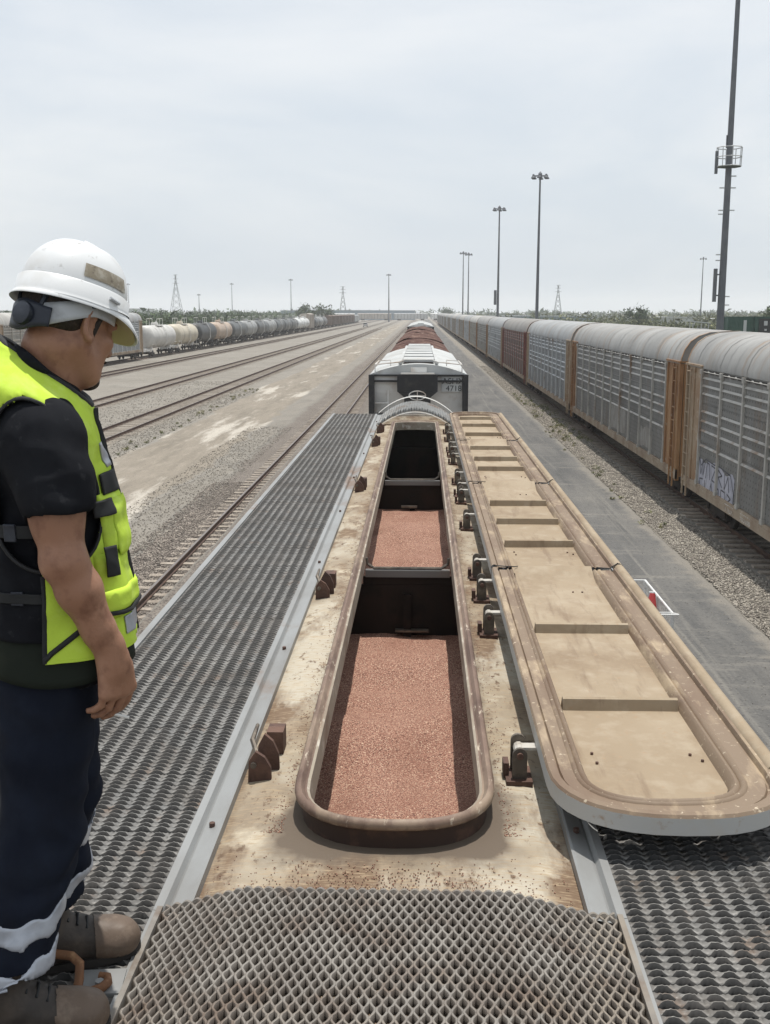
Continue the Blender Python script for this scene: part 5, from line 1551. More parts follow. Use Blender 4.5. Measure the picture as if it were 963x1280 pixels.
m_sole = mat('boot_sole', (0.03, 0.026, 0.023), [], 0.8)
m_helmet = mat('white_helmet_shell', (0.66, 0.67, 0.67), [((0.58, 0.575, 0.55), 10, 0.5, 0.68), ((0.40, 0.39, 0.37), 34, 0.63, 0.72)], 0.32, spec=0.5)
m_helmet_in = mat('helmet_lining', (0.48, 0.40, 0.25), [], 0.7)
m_strap = mat('grey_headband', (0.42, 0.44, 0.46), [((0.3, 0.31, 0.32), 20, 0.5, 0.7)], 0.5)
m_ratchet = mat('dark_blue_plastic', (0.018, 0.022, 0.032), [((0.03, 0.036, 0.048), 30, 0.5, 0.7)], 0.45)
m_sticker = mat('worn_sticker', (0.24, 0.205, 0.15), [((0.36, 0.33, 0.27), 40, 0.46, 0.6), ((0.10, 0.08, 0.06), 55, 0.56, 0.66)], 0.6)
m_tattoo = mat('faded_tattoo', (0.13, 0.07, 0.055), [], 0.6)
m_eye = mat('eye', (0.6, 0.58, 0.55), [], 0.2)

PO = Vector((-0.80, 2.38, 4.705))
PA = R(20)
PF = Vector((math.cos(PA), math.sin(PA), 0)); PR = Vector((PF.y, -PF.x, 0))
man = thing('person', 'worker in white helmet, black shirt, yellow vest and navy trousers standing on the left walkway', 'person', tuple(PO))

class Field:
    """signed distance on a grid in the man's frame (forward, right, up), meshed with surface nets"""
    def __init__(self, lo, hi, h):
        self.h = h; self.lo = np.array(lo, float)
        self.n = np.ceil((np.array(hi) - self.lo) / h).astype(int) + 1
        self.F = np.full(self.n, 9.0, np.float32)
    def sub(self, a, b, pad):
        i0 = np.clip(np.floor((np.array(a) - pad - self.lo) / self.h).astype(int), 0, self.n - 1)
        i1 = np.clip(np.ceil((np.array(b) + pad - self.lo) / self.h).astype(int) + 1, 1, self.n)
        sl = tuple(slice(p, q) for p, q in zip(i0, i1))
        ax = [self.lo[k] + self.h * np.arange(i0[k], i1[k]) for k in range(3)]
        return sl, ax[0][:, None, None], ax[1][None, :, None], ax[2][None, None, :]
    def put(self, sl, d, k, cut=False):
        A = self.F[sl]
        if cut:
            d = -d
            hh = np.maximum(k - np.abs(A - d), 0) / k
            self.F[sl] = np.maximum(A, d) + hh * hh * k * 0.25
        else:
            hh = np.maximum(k - np.abs(A - d), 0) / k
            self.F[sl] = np.minimum(A, d) - hh * hh * k * 0.25
    def cap(self, p0, p1, r0, r1, k=0.01, cut=False):
        p0 = np.array(p0, float); p1 = np.array(p1, float); R_ = max(r0, r1)
        sl, X, Y, Z = self.sub(np.minimum(p0, p1) - R_, np.maximum(p0, p1) + R_, k + 2.5 * self.h)
        d = p1 - p0
        t = ((X - p0[0]) * d[0] + (Y - p0[1]) * d[1] + (Z - p0[2]) * d[2]) / max(d @ d, 1e-9)
        t = np.clip(t, 0, 1)
        D = np.sqrt((X - p0[0] - t * d[0]) ** 2 + (Y - p0[1] - t * d[1]) ** 2 + (Z - p0[2] - t * d[2]) ** 2) - (r0 + (r1 - r0) * t)
        self.put(sl, D, k, cut)
        return self
    def chain(self, pts, rs, k=0.012):
        for i in range(len(pts) - 1):
            self.cap(pts[i], pts[i + 1], rs[i], rs[i + 1], k)
        return self
    def ell(self, c, r, M=None, k=0.012, cut=False):
        c = np.array(c, float); r = np.array(r, float); R_ = r.max()
        sl, X, Y, Z = self.sub(c - R_, c + R_, k + 2.5 * self.h)
        X, Y, Z = X - c[0], Y - c[1], Z - c[2]
        if M is not None:                      # columns of M: the ellipsoid's axes
            X, Y, Z = (M[0, j] * X + M[1, j] * Y + M[2, j] * Z for j in range(3))
        k0 = np.sqrt((X / r[0]) ** 2 + (Y / r[1]) ** 2 + (Z / r[2]) ** 2)
        k1 = np.sqrt((X / r[0] ** 2) ** 2 + (Y / r[1] ** 2) ** 2 + (Z / r[2] ** 2) ** 2) + 1e-6
        self.put(sl, k0 * (k0 - 1) / k1, k, cut)
        return self
    def loft(self, secs, k=0.02, ex=2.3):
        """secs: (w, u centre, v centre, half depth, half width)"""
        S_ = np.array(secs, float)
        w0, w1 = S_[0, 0], S_[-1, 0]
        m_ = S_[:, 3:].max()
        lo = [S_[:, 1].min() - m_, S_[:, 2].min() - m_, w0]; hi = [S_[:, 1].max() + m_, S_[:, 2].max() + m_, w1]
        sl, X, Y, Z = self.sub(lo, hi, k + 2.5 * self.h)
        z = Z[0, 0]
        uc, vc, a, b = (np.interp(z, S_[:, 0], S_[:, q])[None, None, :] for q in (1, 2, 3, 4))
        e = (np.abs((X - uc) / a) ** ex + np.abs((Y - vc) / b) ** ex) ** (1 / ex)
        D = (e - 1) * np.minimum(a, b)
        D = np.maximum(D, np.maximum(w0 - Z, Z - w1))
        self.put(sl, D, k)
        return self
    def mesh(self):
        F, h, lo = self.F, self.h, self.lo
        S_ = F < 0
        n = self.n
        cnt = np.zeros(n - 1, np.int8)
        for i in (0, 1):
            for j in (0, 1):
                for q in (0, 1):
                    cnt += S_[i:n[0] - 1 + i, j:n[1] - 1 + j, q:n[2] - 1 + q]
        act = np.argwhere((cnt > 0) & (cnt < 8))
        idx = np.full(n - 1, -1, np.int64)
        idx[tuple(act.T)] = np.arange(len(act))
        acc = np.zeros((len(act), 3)); num = np.zeros(len(act))
        for a in range(3):
            e = np.zeros(3, int); e[a] = 1
            o1, o2 = [q for q in range(3) if q != a]
            for s in (0, 1):
                for t in (0, 1):
                    b = np.zeros(3, int); b[o1] = s; b[o2] = t
                    A = F[tuple((act + b).T)].astype(float); B = F[tuple((act + b + e).T)].astype(float)
                    c = (A < 0) != (B < 0)
                    tt = np.where(c, A / np.where(c, A - B, 1), 0)
                    p = b[None] + tt[:, None] * e[None]
                    acc[c] += p[c]; num[c] += 1
        V = lo + h * (act + acc / num[:, None])
        quads = []
        for a in range(3):
            o1, o2 = (a + 1) % 3, (a + 2) % 3
            e = np.zeros(3, int); e[a] = 1
            sa = [slice(0, n[q]) for q in range(3)]; sb = list(sa)
            sa[a] = slice(0, n[a] - 1); sb[a] = slice(1, n[a])
            A, B = S_[tuple(sa)], S_[tuple(sb)]
            P = np.argwhere(A != B)
            ok = (P[:, o1] > 0) & (P[:, o2] > 0) & (P[:, o1] < n[o1] - 1) & (P[:, o2] < n[o2] - 1)
            P = P[ok]
            ins = A[tuple(P.T)]
            d1 = np.zeros(3, int); d1[o1] = 1
            d2 = np.zeros(3, int); d2[o2] = 1
            q = np.stack([idx[tuple((P - d1 - d2).T)], idx[tuple((P - d2).T)], idx[tuple(P.T)], idx[tuple((P - d1).T)]], 1)
            q[~ins] = q[~ins][:, ::-1]
            quads.append(q)
        Q = np.concatenate(quads)
        return V, Q[(Q >= 0).all(1)]

def smooth_verts(V, Q, it=2, lam=0.5):
    for _ in range(it):
        acc = np.zeros_like(V); num = np.zeros(len(V))
        for a in range(4):
            b = (a + 1) % 4
            np.add.at(acc, Q[:, a], V[Q[:, b]]); np.add.at(num, Q[:, a], 1)
            np.add.at(acc, Q[:, b], V[Q[:, a]]); np.add.at(num, Q[:, b], 1)
        V = V + lam * (acc / num[:, None] - V)
    return V
def normals(V, Q):
    fn = np.cross(V[Q[:, 2]] - V[Q[:, 0]], V[Q[:, 3]] - V[Q[:, 1]])
    N_ = np.zeros_like(V)
    for a in range(4):
        np.add.at(N_, Q[:, a], fn)
    return N_ / (np.linalg.norm(N_, axis=1)[:, None] + 1e-12)
def wrinkle(V, Q, fn):
    N_ = normals(V, Q)
    d = np.array([fn(*p) for p in V])
    return V + N_ * d[:, None]
def toworld(V):
    V = np.asarray(V)
    return np.stack([V[:, 0] * PF.x + V[:, 1] * PR.x, V[:, 0] * PF.y + V[:, 1] * PR.y, V[:, 2]], 1)
def body_obj(name, V, Q, material, parent=None):
    return np_mesh(name, toworld(V), Q, material, parent or man, True)
def mb_obj(mb, name, material, parent=None, smooth=False):
    mb.v = [tuple(p) for p in toworld(np.array(mb.v))]
    return mb.build(name, material, parent or man, smooth)
nz3 = lambda x, y, z: noise.noise((x, y, z))

# ---- head frame
HB = R(37)                                   # turned further away from the camera than the chest
HP = R(18)                                   # looking down
hf = np.array([math.cos(HB) * math.cos(HP), -math.sin(HB) * math.cos(HP), -math.sin(HP)])
hr = np.array([math.sin(HB), math.cos(HB), 0.0])
hu = np.cross(hr, hf) * -1.0
if hu[2] < 0: hu = -hu
HC = np.array([0.103, 0.030, 1.588])
HM = np.stack([hf, hr, hu], 1)
def H(x, y, z):
    return HC + x * hf + y * hr + z * hu

B = Field((-0.30, -0.36, -0.02), (0.36, 0.36, 1.84), 0.0052)
# torso and legs under the clothes
B.loft([(0.78, 0.02, 0, .10, .15), (0.90, 0.02, 0, .10, .15), (1.02, 0.03, 0, .10, .14), (1.18, 0.03, 0, .10, .15), (1.32, 0.02, 0, .10, .17), (1.40, 0.02, 0, .07, .14), (1.47, 0.03, 0, .05, .06)], 0.03)
HIPL, HIPR = (0.01, -0.085, 0.84), (0.0, 0.085, 0.84)
KNL, KNR = (0.03, -0.080, 0.46), (-0.015, 0.12, 0.46)
ANL, ANR = (-0.03, -0.062, 0.10), (-0.125, 0.200, 0.10)
for a, b, c in ((HIPL, KNL, ANL), (HIPR, KNR, ANR)):
    B.chain([a, b, c], [0.08, 0.055, 0.04], 0.03)
    B.cap(c, (c[0] + 0.14, c[1], 0.045), 0.038, 0.035, 0.02)
# neck, skull, face
B.cap((0.035, 0.015, 1.42), H(-0.035, 0, -0.06), 0.068, 0.062, 0.03)
B.cap((0.055, 0.015, 1.44), H(0.005, 0, -0.07), 0.050, 0.050, 0.03)
B.ell(H(-0.012, 0, 0.035), (0.100, 0.078, 0.098), HM, 0.01)
B.ell(H(0.030, 0, -0.045), (0.068, 0.064, 0.078), HM, 0.02)
B.ell(H(0.060, 0, -0.098), (0.034, 0.038, 0.026), HM, 0.025)
for s in (-1, 1):
    B.cap(H(-0.012, s * 0.062, -0.045), H(0.050, s * 0.036, -0.102), 0.018, 0.016, 0.03)
    B.ell(H(0.066, s * 0.040, -0.022), (0.024, 0.022, 0.020), HM, 0.02)
    B.cap(H(0.094, s * 0.012, 0.024), H(0.078, s * 0.050, 0.020), 0.009, 0.010, 0.012)
    B.ell(H(0.090, s * 0.032, 0.003), (0.012, 0.017, 0.011), HM, 0.008, cut=True)
    B.ell(H(0.078, s * 0.032, 0.002), (0.013, 0.013, 0.013), HM, 0.003)
B.cap(H(0.094, 0, 0.008), H(0.116, 0, -0.032), 0.009, 0.012, 0.012)
for s in (-1, 1):
    B.ell(H(0.106, s * 0.012, -0.037), (0.010, 0.008, 0.007), HM, 0.008)
B.cap(H(0.088, -0.020, -0.066), H(0.088, 0.020, -0.066), 0.0075, 0.0075, 0.006)
B.cap(H(0.086, -0.017, -0.077), H(0.086, 0.017, -0.077), 0.0085, 0.0085, 0.006)
# ears
for s in (-1, 1):
    ring = []
    for t in np.linspace(-2.2, 2.5, 13):
        ring.append(H(-0.010 - 0.018 * math.cos(t) * (1 if math.cos(t) > 0 else 0.7) , s * (0.0815 + 0.006 * (math.cos(t) > 0)), -0.004 + 0.032 * math.sin(t)))
    for a, b in zip(ring[:-1], ring[1:]):
        B.cap(a, b, 0.0062, 0.0062, 0.005)
    B.ell(H(-0.012, s * 0.078, -0.004), (0.017, 0.007, 0.029), HM, 0.006)
    B.ell(H(-0.002, s * 0.081, -0.032), (0.008, 0.006, 0.010), HM, 0.006)
    B.ell(H(0.000, s * 0.088, -0.006), (0.008, 0.007, 0.012), HM, 0.004, cut=True)
# arms
SHR, ELR, WRR = (0.035, 0.197, 1.375), (0.062, 0.232, 1.100), (0.150, 0.208, 0.872)
SHL, ELL, WRL = (0.03, -0.195, 1.385), (0.05, -0.235, 1.11), (0.14, -0.20, 0.89)
for s, a, b, c in ((1, SHR, ELR, WRR), (-1, SHL, ELL, WRL)):
    a_, b_, c_ = map(np.array, (a, b, c))
    B.cap(a_ + (b_ - a_) * 0.12, b, 0.042, 0.044, 0.02)
    B.ell(a_ + (b_ - a_) * 0.55 + np.array([0.012, 0, 0]), (0.047, 0.042, 0.085), None, 0.03)
    B.ell(a_ + (b_ - a_) * 0.58 + np.array([-0.014, 0, 0]), (0.044, 0.042, 0.09), None, 0.03)
    m1 = b_ + (c_ - b_) * 0.28
    B.chain([b, m1, b_ + (c_ - b_) * 0.7, c], [0.044, 0.0465, 0.0345, 0.0285], 0.02)
    B.ell(b_ + np.array([-0.018, 0, 0.0]), (0.028, 0.028, 0.03), None, 0.03)
# hands: palm, four curled fingers, thumb
def hand(W, s):
    W = np.array(W, float)
    d = np.array([0.10, -s * 0.06, -0.99]); d /= np.linalg.norm(d)       # down the hand
    fwd = np.array([0.86, -s * 0.50, 0.06]); fwd -= d * (fwd @ d); fwd /= np.linalg.norm(fwd)   # towards the thumb side
    pal = np.cross(d, fwd) * s                                            # sign fixed below: palm faces the body
    if pal[1] * s > 0: pal = -pal
    def P(a, b, c): return W + d * a + fwd * b + pal * c
    for b, r0, r1 in ((-0.029, 0.018, 0.0145), (-0.010, 0.020, 0.0155), (0.010, 0.020, 0.016), (0.029, 0.018, 0.0155)):
        B.cap(P(0.004, b * 0.6, 0), P(0.082 - abs(b - 0.008) * 0.25, b * 1.15, 0.0), r0, r1, 0.012)
    B.cap(P(-0.03, 0, 0), P(0.02, 0, 0), 0.030, 0.030, 0.02)
    B.ell(P(0.035, 0.026, 0.012), (0.024, 0.02, 0.03), None, 0.015)
    for i, (b, ln, curl) in enumerate(((0.033, 0.078, 0.75), (0.0115, 0.086, 0.95), (-0.0105, 0.081, 1.10), (-0.031, 0.064, 1.25))):
        k = P(0.086 - abs(b - 0.008) * 0.3, b * 1.05, 0.0)
        r = 0.0096 - 0.0009 * (i == 3)
        back = -0.50 * fwd
        a1 = 0.28 + 0.22 * curl; a2 = a1 + 0.42 * curl; a3 = a2 + 0.30 * curl
        def dr(t): 
            v = d * math.cos(t) + pal * math.sin(t) * 0.8 + back * math.sin(t)
            return v / np.linalg.norm(v)
        q1 = k + dr(a1) * ln * 0.46
        q2 = q1 + dr(a2) * ln * 0.31
        q3 = q2 + dr(a3) * ln * 0.23
        B.cap(k, q1, r * 1.08, r, 0.004); B.cap(q1, q2, r * 1.02, r * 0.92, 0.003); B.cap(q2, q3, r * 0.92, r * 0.80, 0.003)
    t0 = P(0.020, 0.030, 0.010); t1 = P(0.055, 0.047, 0.022); t2 = P(0.083, 0.046, 0.034); t3 = P(0.104, 0.038, 0.042)
    B.cap(t0, t1, 0.015, 0.0118, 0.01); B.cap(t1, t2, 0.0112, 0.0100, 0.004); B.cap(t2, t3, 0.0100, 0.0085, 0.003)
hand(WRR, 1); hand(WRL, -1)
V, Q = B.mesh()
V = smooth_verts(V, Q, 1, 0.4)
BODY_V, BODY_Q = V, Q
body_obj('body', V, Q, m_skin)

# hair: short back and sides under the helmet, and the chin beard
Hh = Field((-0.08, -0.14, 1.38), (0.30, 0.20, 1.76), 0.005)
Hh.ell(H(-0.020, 0, 0.050), (0.098, 0.0815, 0.094), HM, 0.005)
Hh.ell(H(-0.036, 0, 0.010), (0.078, 0.079, 0.060), HM, 0.015)
Hh.ell(H(0.075, 0, -0.045), (0.085, 0.10, 0.072), HM, 0.01, cut=True)
Hh.ell(H(-0.02, 0, -0.09), (0.14, 0.12, 0.068), HM, 0.008, cut=True)
for s in (-1, 1):
    Hh.cap(H(0.016, s * 0.074, 0.03), H(0.010, s * 0.070, -0.022), 0.011, 0.006, 0.006)
V, Q = Hh.mesh(); body_obj('hair', smooth_verts(V, Q, 1), Q, m_hair)
Bd = Field((-0.02, -0.16, 1.36), (0.30, 0.16, 1.60), 0.004)
Bd.ell(H(0.072, 0, -0.108), (0.030, 0.034, 0.022), HM, 0.01)
Bd.ell(H(0.084, 0, -0.095), (0.014, 0.022, 0.014), HM, 0.01)
Bd.cap(H(0.097, -0.022, -0.058), H(0.097, 0.022, -0.058), 0.005, 0.005, 0.004)
V, Q = Bd.mesh(); body_obj('beard', smooth_verts(V, Q, 1), Q, m_hair)

# ---- shirt
TS = [(0.80, 0.035, 0, .128, .178), (0.90, 0.035, 0, .132, .180), (1.02, 0.042, 0, .132, .172), (1.18, 0.035, 0, .130, .176), (1.30, 0.022, 0, .122, .192), (1.37, 0.022, 0, .108, .203), (1.415, 0.026, 0, .094, .190), (1.445, 0.034, 0, .082, .150), (1.468, 0.042, 0, .074, .108), (1.49, 0.048, 0, .069, .084)]
T = Field((-0.20, -0.36, 0.74), (0.30, 0.36, 1.62), 0.0065)
T.loft(TS, 0.03, 2.25)
T.cap((0.030, 0.012, 1.44), H(-0.040, 0, -0.085), 0.078, 0.072, 0.03)
for s, a, b in ((1, SHR, ELR), (-1, SHL, ELL)):
    a_, b_ = np.array(a), np.array(b)
    hem = a_ + (b_ - a_) * 0.50 + np.array([0.004, 0, 0])
    T.cap(a_ + np.array([-0.004, -s * 0.015, -0.022]), hem, 0.083, 0.078, 0.05)
    # cut the sleeve flat at the hem
    ax = (b_ - a_) / np.linalg.norm(b_ - a_)
    T.cap(hem + ax * 0.088, hem + ax * 0.20, 0.085, 0.09, 0.004, cut=True)
sl_, X_, Y_, Z_ = T.sub((-9, -9, -9), (9, 9, 9), 0)
T.F[sl_] = np.maximum(T.F[sl_], Z_ - (1.503 - 0.80 * (X_ - 0.045)))
T.ell((0.04, 0, 0.70), (0.30, 0.30, 0.118), None, 0.004, cut=True)
V, Q = T.mesh()
V = smooth_verts(V, Q, 2)
def wr_shirt(x, y, z):
    arm = abs(y) > 0.17
    f = 0.007 * nz3(x * 9, y * 9, z * 5.5) + 0.0045 * nz3(x * 22 + z * 12, y * 20, z * 9 - x * 10)
    if arm:
        f += 0.009 * (0.5 - abs(nz3(x * 9 + 3, y * 9, z * 13))) + 0.004 * math.sin(70 * (z + 0.9 * x) + 5 * nz3(x * 7, y * 7, z * 7)) * max(0, min(1, (1.37 - z) / 0.1)) * 0.6
    else:
        f += 0.006 * math.sin(46 * z + 9 * nz3(x * 5, y * 5, z * 4)) * (1 if z < 1.1 else 0.4)
    return f
V = wrinkle(V, Q, wr_shirt)
shirt = body_obj('shirt', V, Q, m_shirt)

# ---- trousers
P_ = Field((-0.28, -0.33, 0.05), (0.30, 0.33, 0.94), 0.0075)
P_.loft([(0.74, 0.015, 0, .118, .172), (0.84, 0.02, 0, .120, .176), (0.90, 0.025, 0, .118, .172)], 0.04)
for (a, b, c) in ((HIPL, KNL, ANL), (HIPR, KNR, ANR)):
    a_, b_, c_ = map(np.array, (a, b, c))
    P_.chain([a_ + [0.01, 0, -0.02], a_ + (b_ - a_) * 0.5 + [0.005, 0, 0], b_], [0.106, 0.098, 0.090], 0.03)
    P_.chain([b_, b_ + (c_ - b_) * 0.5 + [-0.012, 0, 0], c_ + [0.006, 0, 0.035]], [0.090, 0.088, 0.088], 0.03)
    P_.cap(c_ + [0.02, 0, -0.01], c_ + [0.02, 0, -0.2], 0.12, 0.12, 0.004, cut=True)
TROU_F = P_.F.copy()
V, Q = P_.mesh()
V = smooth_verts(V, Q, 2)
def wr_tr(x, y, z):
    f = 0.006 * (0.5 - 2 * abs(nz3(x * 5 + 9, y * 5, z * 8 + 4 * x))) + 0.010 * nz3(x * 8, y * 8, z * 5) + 0.005 * nz3(x * 20, y * 18, z * 13)
    k = max(0.0, min(1.0, (0.62 - z) / 0.2))
    f += k * 0.005 * math.sin(44 * (z + 0.55 * x) + 7 * nz3(x * 6, y * 6, z * 5))
    f += 0.007 * max(0, (0.22 - z) / 0.16) * math.sin(34 * z + 22 * x + 4 * nz3(x * 8, y * 8, 3))
    return f
V = wrinkle(V, Q, wr_tr)
trou = body_obj('trousers', V, Q, m_navy)
# faces of a cloth picked out and lifted off it
def bands(V, Q, parent, name, material, sel, lift):
    keep = sel(V[Q].mean(1))
    q = Q[keep]
    u, inv = np.unique(q, return_inverse=True)
    N_ = normals(V, Q)[u]
    return body_obj(name, V[u] + N_ * lift, inv.reshape(q.shape), material, parent)
# reflective bands: the cloth's own shape, a few millimetres out, cut to tilted slices
for side in (-1, 1):
    for zc, hw_ in ((0.285, 0.025), (0.190, 0.025)) if side > 0 else ((0.325, 0.024), (0.225, 0.024)):
        bf = Field((-0.28, -0.33, 0.05), (0.30, 0.33, 0.94), 0.0075)
        z0_, z1_ = max(0, int((zc - 0.14 - 0.05) / 0.0075)), int((zc + 0.14 - 0.05) / 0.0075)
        X_ = (bf.lo[0] + bf.h * np.arange(bf.n[0]))[:, None, None]; Y_ = (bf.lo[1] + bf.h * np.arange(bf.n[1]))[None, :, None]; Z_ = (bf.lo[2] + bf.h * np.arange(z0_, z1_))[None, None, :]
        slab = np.abs(Z_ - zc - 0.22 * (X_ + 0.05) + 0.010 * np.sin(38 * X_ + 30 * Y_ + zc * 50) + 0.007 * np.sin(71 * X_ - 44 * Y_)) - hw_
        half = (0.015 - Y_) if side > 0 else (Y_ - 0.015)
        bf.F[:, :, z0_:z1_] = np.maximum(np.maximum(TROU_F[:, :, z0_:z1_] - 0.0045, slab), half)
        V2, Q2 = bf.mesh()
        V2 = wrinkle(smooth_verts(V2, Q2, 2), Q2, wr_tr)
        body_obj('reflective_band', V2, Q2, m_tape, trou)

# ---- vest: a shell round the chest, open at the arms, with trims and pockets
def tsec(wv, col): return float(np.interp(wv, [s[0] for s in TS], [s[col] for s in TS]))
def vest_pt(th, wv, off):
    if wv < 1.12: wv = 1.12 - (1.12 - wv) * 0.78
    off = off + 0.012 * max(0, min(1, (wv - 1.30) / 0.1))
    uc, a, b = tsec(wv, 1), tsec(wv, 3) + off, tsec(wv, 4) + off
    c, s = math.cos(th), math.sin(th)
    ex = 2 / 2.25
    k = max(0, min(1, (wv - 1.28) / 0.2))
    x = uc + a * math.copysign(abs(c) ** ex, c); y = b * math.copysign(abs(s) ** ex, s)
    fall = 0.0
    if wv < 1.15:
        fl = (1.15 - wv) / 0.35
        fall = 0.024 * fl * max(0, c) + 0.016 * fl
    x += fall * c; y += fall * s
    z = wv - 0.80 * k * (x - 0.045)
    return x, y, z
def in_hole(th, wv):
    """armhole: True where the vest is open"""
    for s in (1, -1):
        d = abs(th - s * math.pi / 2)
        e = (d / 0.80) ** 2 + ((wv - 1.24) / 0.182) ** 2
        if e < 1: return True
    return False
NT, NW = 144, 74
W0, W1 = 0.805, 1.485
ths = [-math.pi + 2 * math.pi * i / NT for i in range(NT)]
ws = [W0 + (W1 - W0) * j / NW for j in range(NW + 1)]
def vfold(x, y, z):
    return 0.008 * nz3(x * 7, y * 7, z * 5 + 3) + 0.006 * nz3(x * 15, y * 15, z * 9) + 0.004 * (1 - 2 * abs(nz3(x * 12 + 4, y * 12, z * 16))) + 0.0015 * nz3(x * 45, y * 45, z * 45)
def vgrid(off, test):
    idx, vs, fs = {}, [], []
    def vid(i, j):
        i %= NT
        if (i, j) not in idx:
            x, y, z = vest_pt(ths[i], ws[j], off)
            f = vfold(x, y, z)
            vs.append((x + f * math.cos(ths[i]), y + f * math.sin(ths[i]), z))
            idx[(i, j)] = len(vs) - 1
        return idx[(i, j)]
    for i in range(NT):
        for j in range(NW):
            th = ths[i] + math.pi / NT; wv = (ws[j] + ws[j + 1]) / 2
            if test(th, wv):
                fs.append((vid(i, j), vid(i + 1, j), vid(i + 1, j + 1), vid(i, j + 1)))
    m = MB(); m.add(vs, fs); return m
def is_side(th, wv):
    a = abs(th)
    return 1.72 < a < 2.62 and wv < 1.30
def thick(o, t=0.003):
    md = o.modifiers.new('thickness', 'SOLIDIFY'); md.thickness = t; md.offset = 1
    return o
vest = thick(mb_obj(vgrid(0.018, lambda th, wv: not in_hole(th, wv) and not is_side(th, wv)), 'vest', m_hiviz, None, 'all'))
thick(mb_obj(vgrid(0.012, lambda th, wv: is_side(th, wv) and not in_hole(th, wv) and wv > 0.86), 'side_mesh', m_shirt, vest, 'all'))
def vline(pts, off, r, name, material, parent=vest, n=6, flat=1.0):
    m = MB()
    P2 = []
    for th, wv in pts:
        x, y, z = vest_pt(th, wv, off); f = vfold(x, y, z)
        P2.append((x + f * math.cos(th), y + f * math.sin(th), z))
    m.tube(P2, r, n)
    return mb_obj(m, name, material, parent, 60)
for s in (1, -1):
    pts = []
    for t in np.linspace(0, 2 * math.pi, 49):
        pts.append((s * math.pi / 2 + 0.80 * math.cos(t), 1.24 + 0.182 * math.sin(t)))
    vline(pts, 0.019, 0.0045, 'armhole_trim', m_trim)
vline([(t, W1) for t in np.linspace(-math.pi, math.pi, 41)], 0.012, 0.010, 'collar_trim', m_trim)
vline([(-0.02, wv) for wv in np.linspace(W0, W1, 34)], 0.022, 0.008, 'front_trim', m_trim)
vline([(0.10, wv) for wv in np.linspace(1.16, W1, 18)], 0.022, 0.006, 'front_trim', m_trim)
vline([(t, W0 + 0.002 + (0.045 if abs(t) < 0.2 else 0)) for t in np.linspace(-1.7, 1.7, 41)], 0.018, 0.004, 'hem_trim', m_hiviz)
for s in (1, -1):
    vline([(s * t, 0.815 + 0.115 * (1 - ((t - 0.75) / 0.95) ** 2) if t > 0.75 else 0.93) for t in np.linspace(1.70, 0.55, 16)], 0.021, 0.0065, 'pocket_piping', m_trim)
    vline([(s * 1.70, wv) for wv in np.linspace(W0, 1.05, 12)], 0.018, 0.006, 'edge_trim', m_trim)
def vpatch(th0, th1, w0, w1, off, name, material, parent=vest, puff=0.0, nth=14, nw=12, skew=0.0, t=0.003):
    m = MB()
    def fn(a, b):
        th = th0 + (th1 - th0) * a + skew * b; wv = w0 + (w1 - w0) * b
        p = puff * (1 - abs(2 * a - 1) ** 7) * (1 - abs(2 * b - 1) ** 7)
        x, y, z = vest_pt(th, wv, off); f = vfold(x, y, z) + p + 0.35 * puff * nz3(x * 22, y * 22, z * 22) * (p > 0)
        return (x + f * math.cos(th), y + f * math.sin(th), z)
    m.grid(fn, nth, nw)
    return thick(mb_obj(m, name, material, parent, 'all'), t)
for s in (1, -1):
    a = lambda x: s * x
    up = vpatch(a(0.16), a(0.86), 1.085, 1.225, 0.020, 'upper_pocket', m_hiviz, puff=0.009)
    vpatch(a(0.12), a(0.62), 1.075, 1.21, 0.029, 'pocket_flap', m_hiviz, up, puff=0.005, skew=s * 0.03)
    big = vpatch(a(0.14), a(1.06), 0.90, 1.09, 0.018, 'big_pocket', m_hiviz, puff=0.010)
    vpatch(a(0.12), a(1.04), 0.925, 0.985, 0.028, 'pocket_flap', m_hiviz, big, puff=0.007)
    vline([(a(t), 0.916 + 0.022 * abs(t - 0.55)) for t in np.linspace(0.16, 1.0, 12)], 0.034, 0.0055, 'pocket_binding', m_trim, big)
    vpatch(a(0.12), a(0.62), 0.845, 0.895, 0.022, 'reflective_tape', m_tape)
    vpatch(a(1.18), a(1.30), 0.87, 0.93, 0.021, 'reflective_tape', m_tape)
    vpatch(a(0.06), a(0.34), 1.275, 1.37, 0.021, 'reflective_tape', m_tape, skew=s * 0.16)
    vpatch(a(0.10), a(0.70), 1.222, 1.268, 0.024, 'chest_band', m_trim, t=0.004)
    vpatch(a(0.62), a(1.02), 1.180, 1.215, 0.032, 'strap_tab', m_trim, t=0.006)
    vpatch(a(0.80), a(0.98), 1.03, 1.115, 0.040, 'pen_slot', m_trim, t=0.004)
    # side adjusting straps with buckles
    for wv in (1.16, 0.985):
        st = vpatch(a(1.70), a(2.66), wv - 0.014, wv + 0.014, 0.018, 'side_strap', m_trim, t=0.004)
        vpatch(a(1.98), a(2.14), wv - 0.020, wv + 0.018, 0.021, 'buckle', m_ratchet, st, t=0.005)
for s in (1, -1):
    vpatch(s * 2.75, s * 3.05, 0.83, 1.40, 0.020, 'reflective_tape', m_tape, nw=30)
# shirt tail under the vest
m = MB()
def tail(a, b):
    th = -math.pi + 2 * math.pi * a; wv = 0.765 + 0.13 * b
    x, y, z = vest_pt(th, wv, 0.002 + 0.010 * (1 - b))
    f = 0.006 * nz3(x * 10, y * 10, z * 6)
    return (x + f * math.cos(th), y + f * math.sin(th), z - 0.02 * (1 - b) + 0.008 * math.sin(3 * th))
m.grid(tail, 72, 8, cu=True)
thick(mb_obj(m, 'shirt_tail', m_undersh, shirt, 'all'))

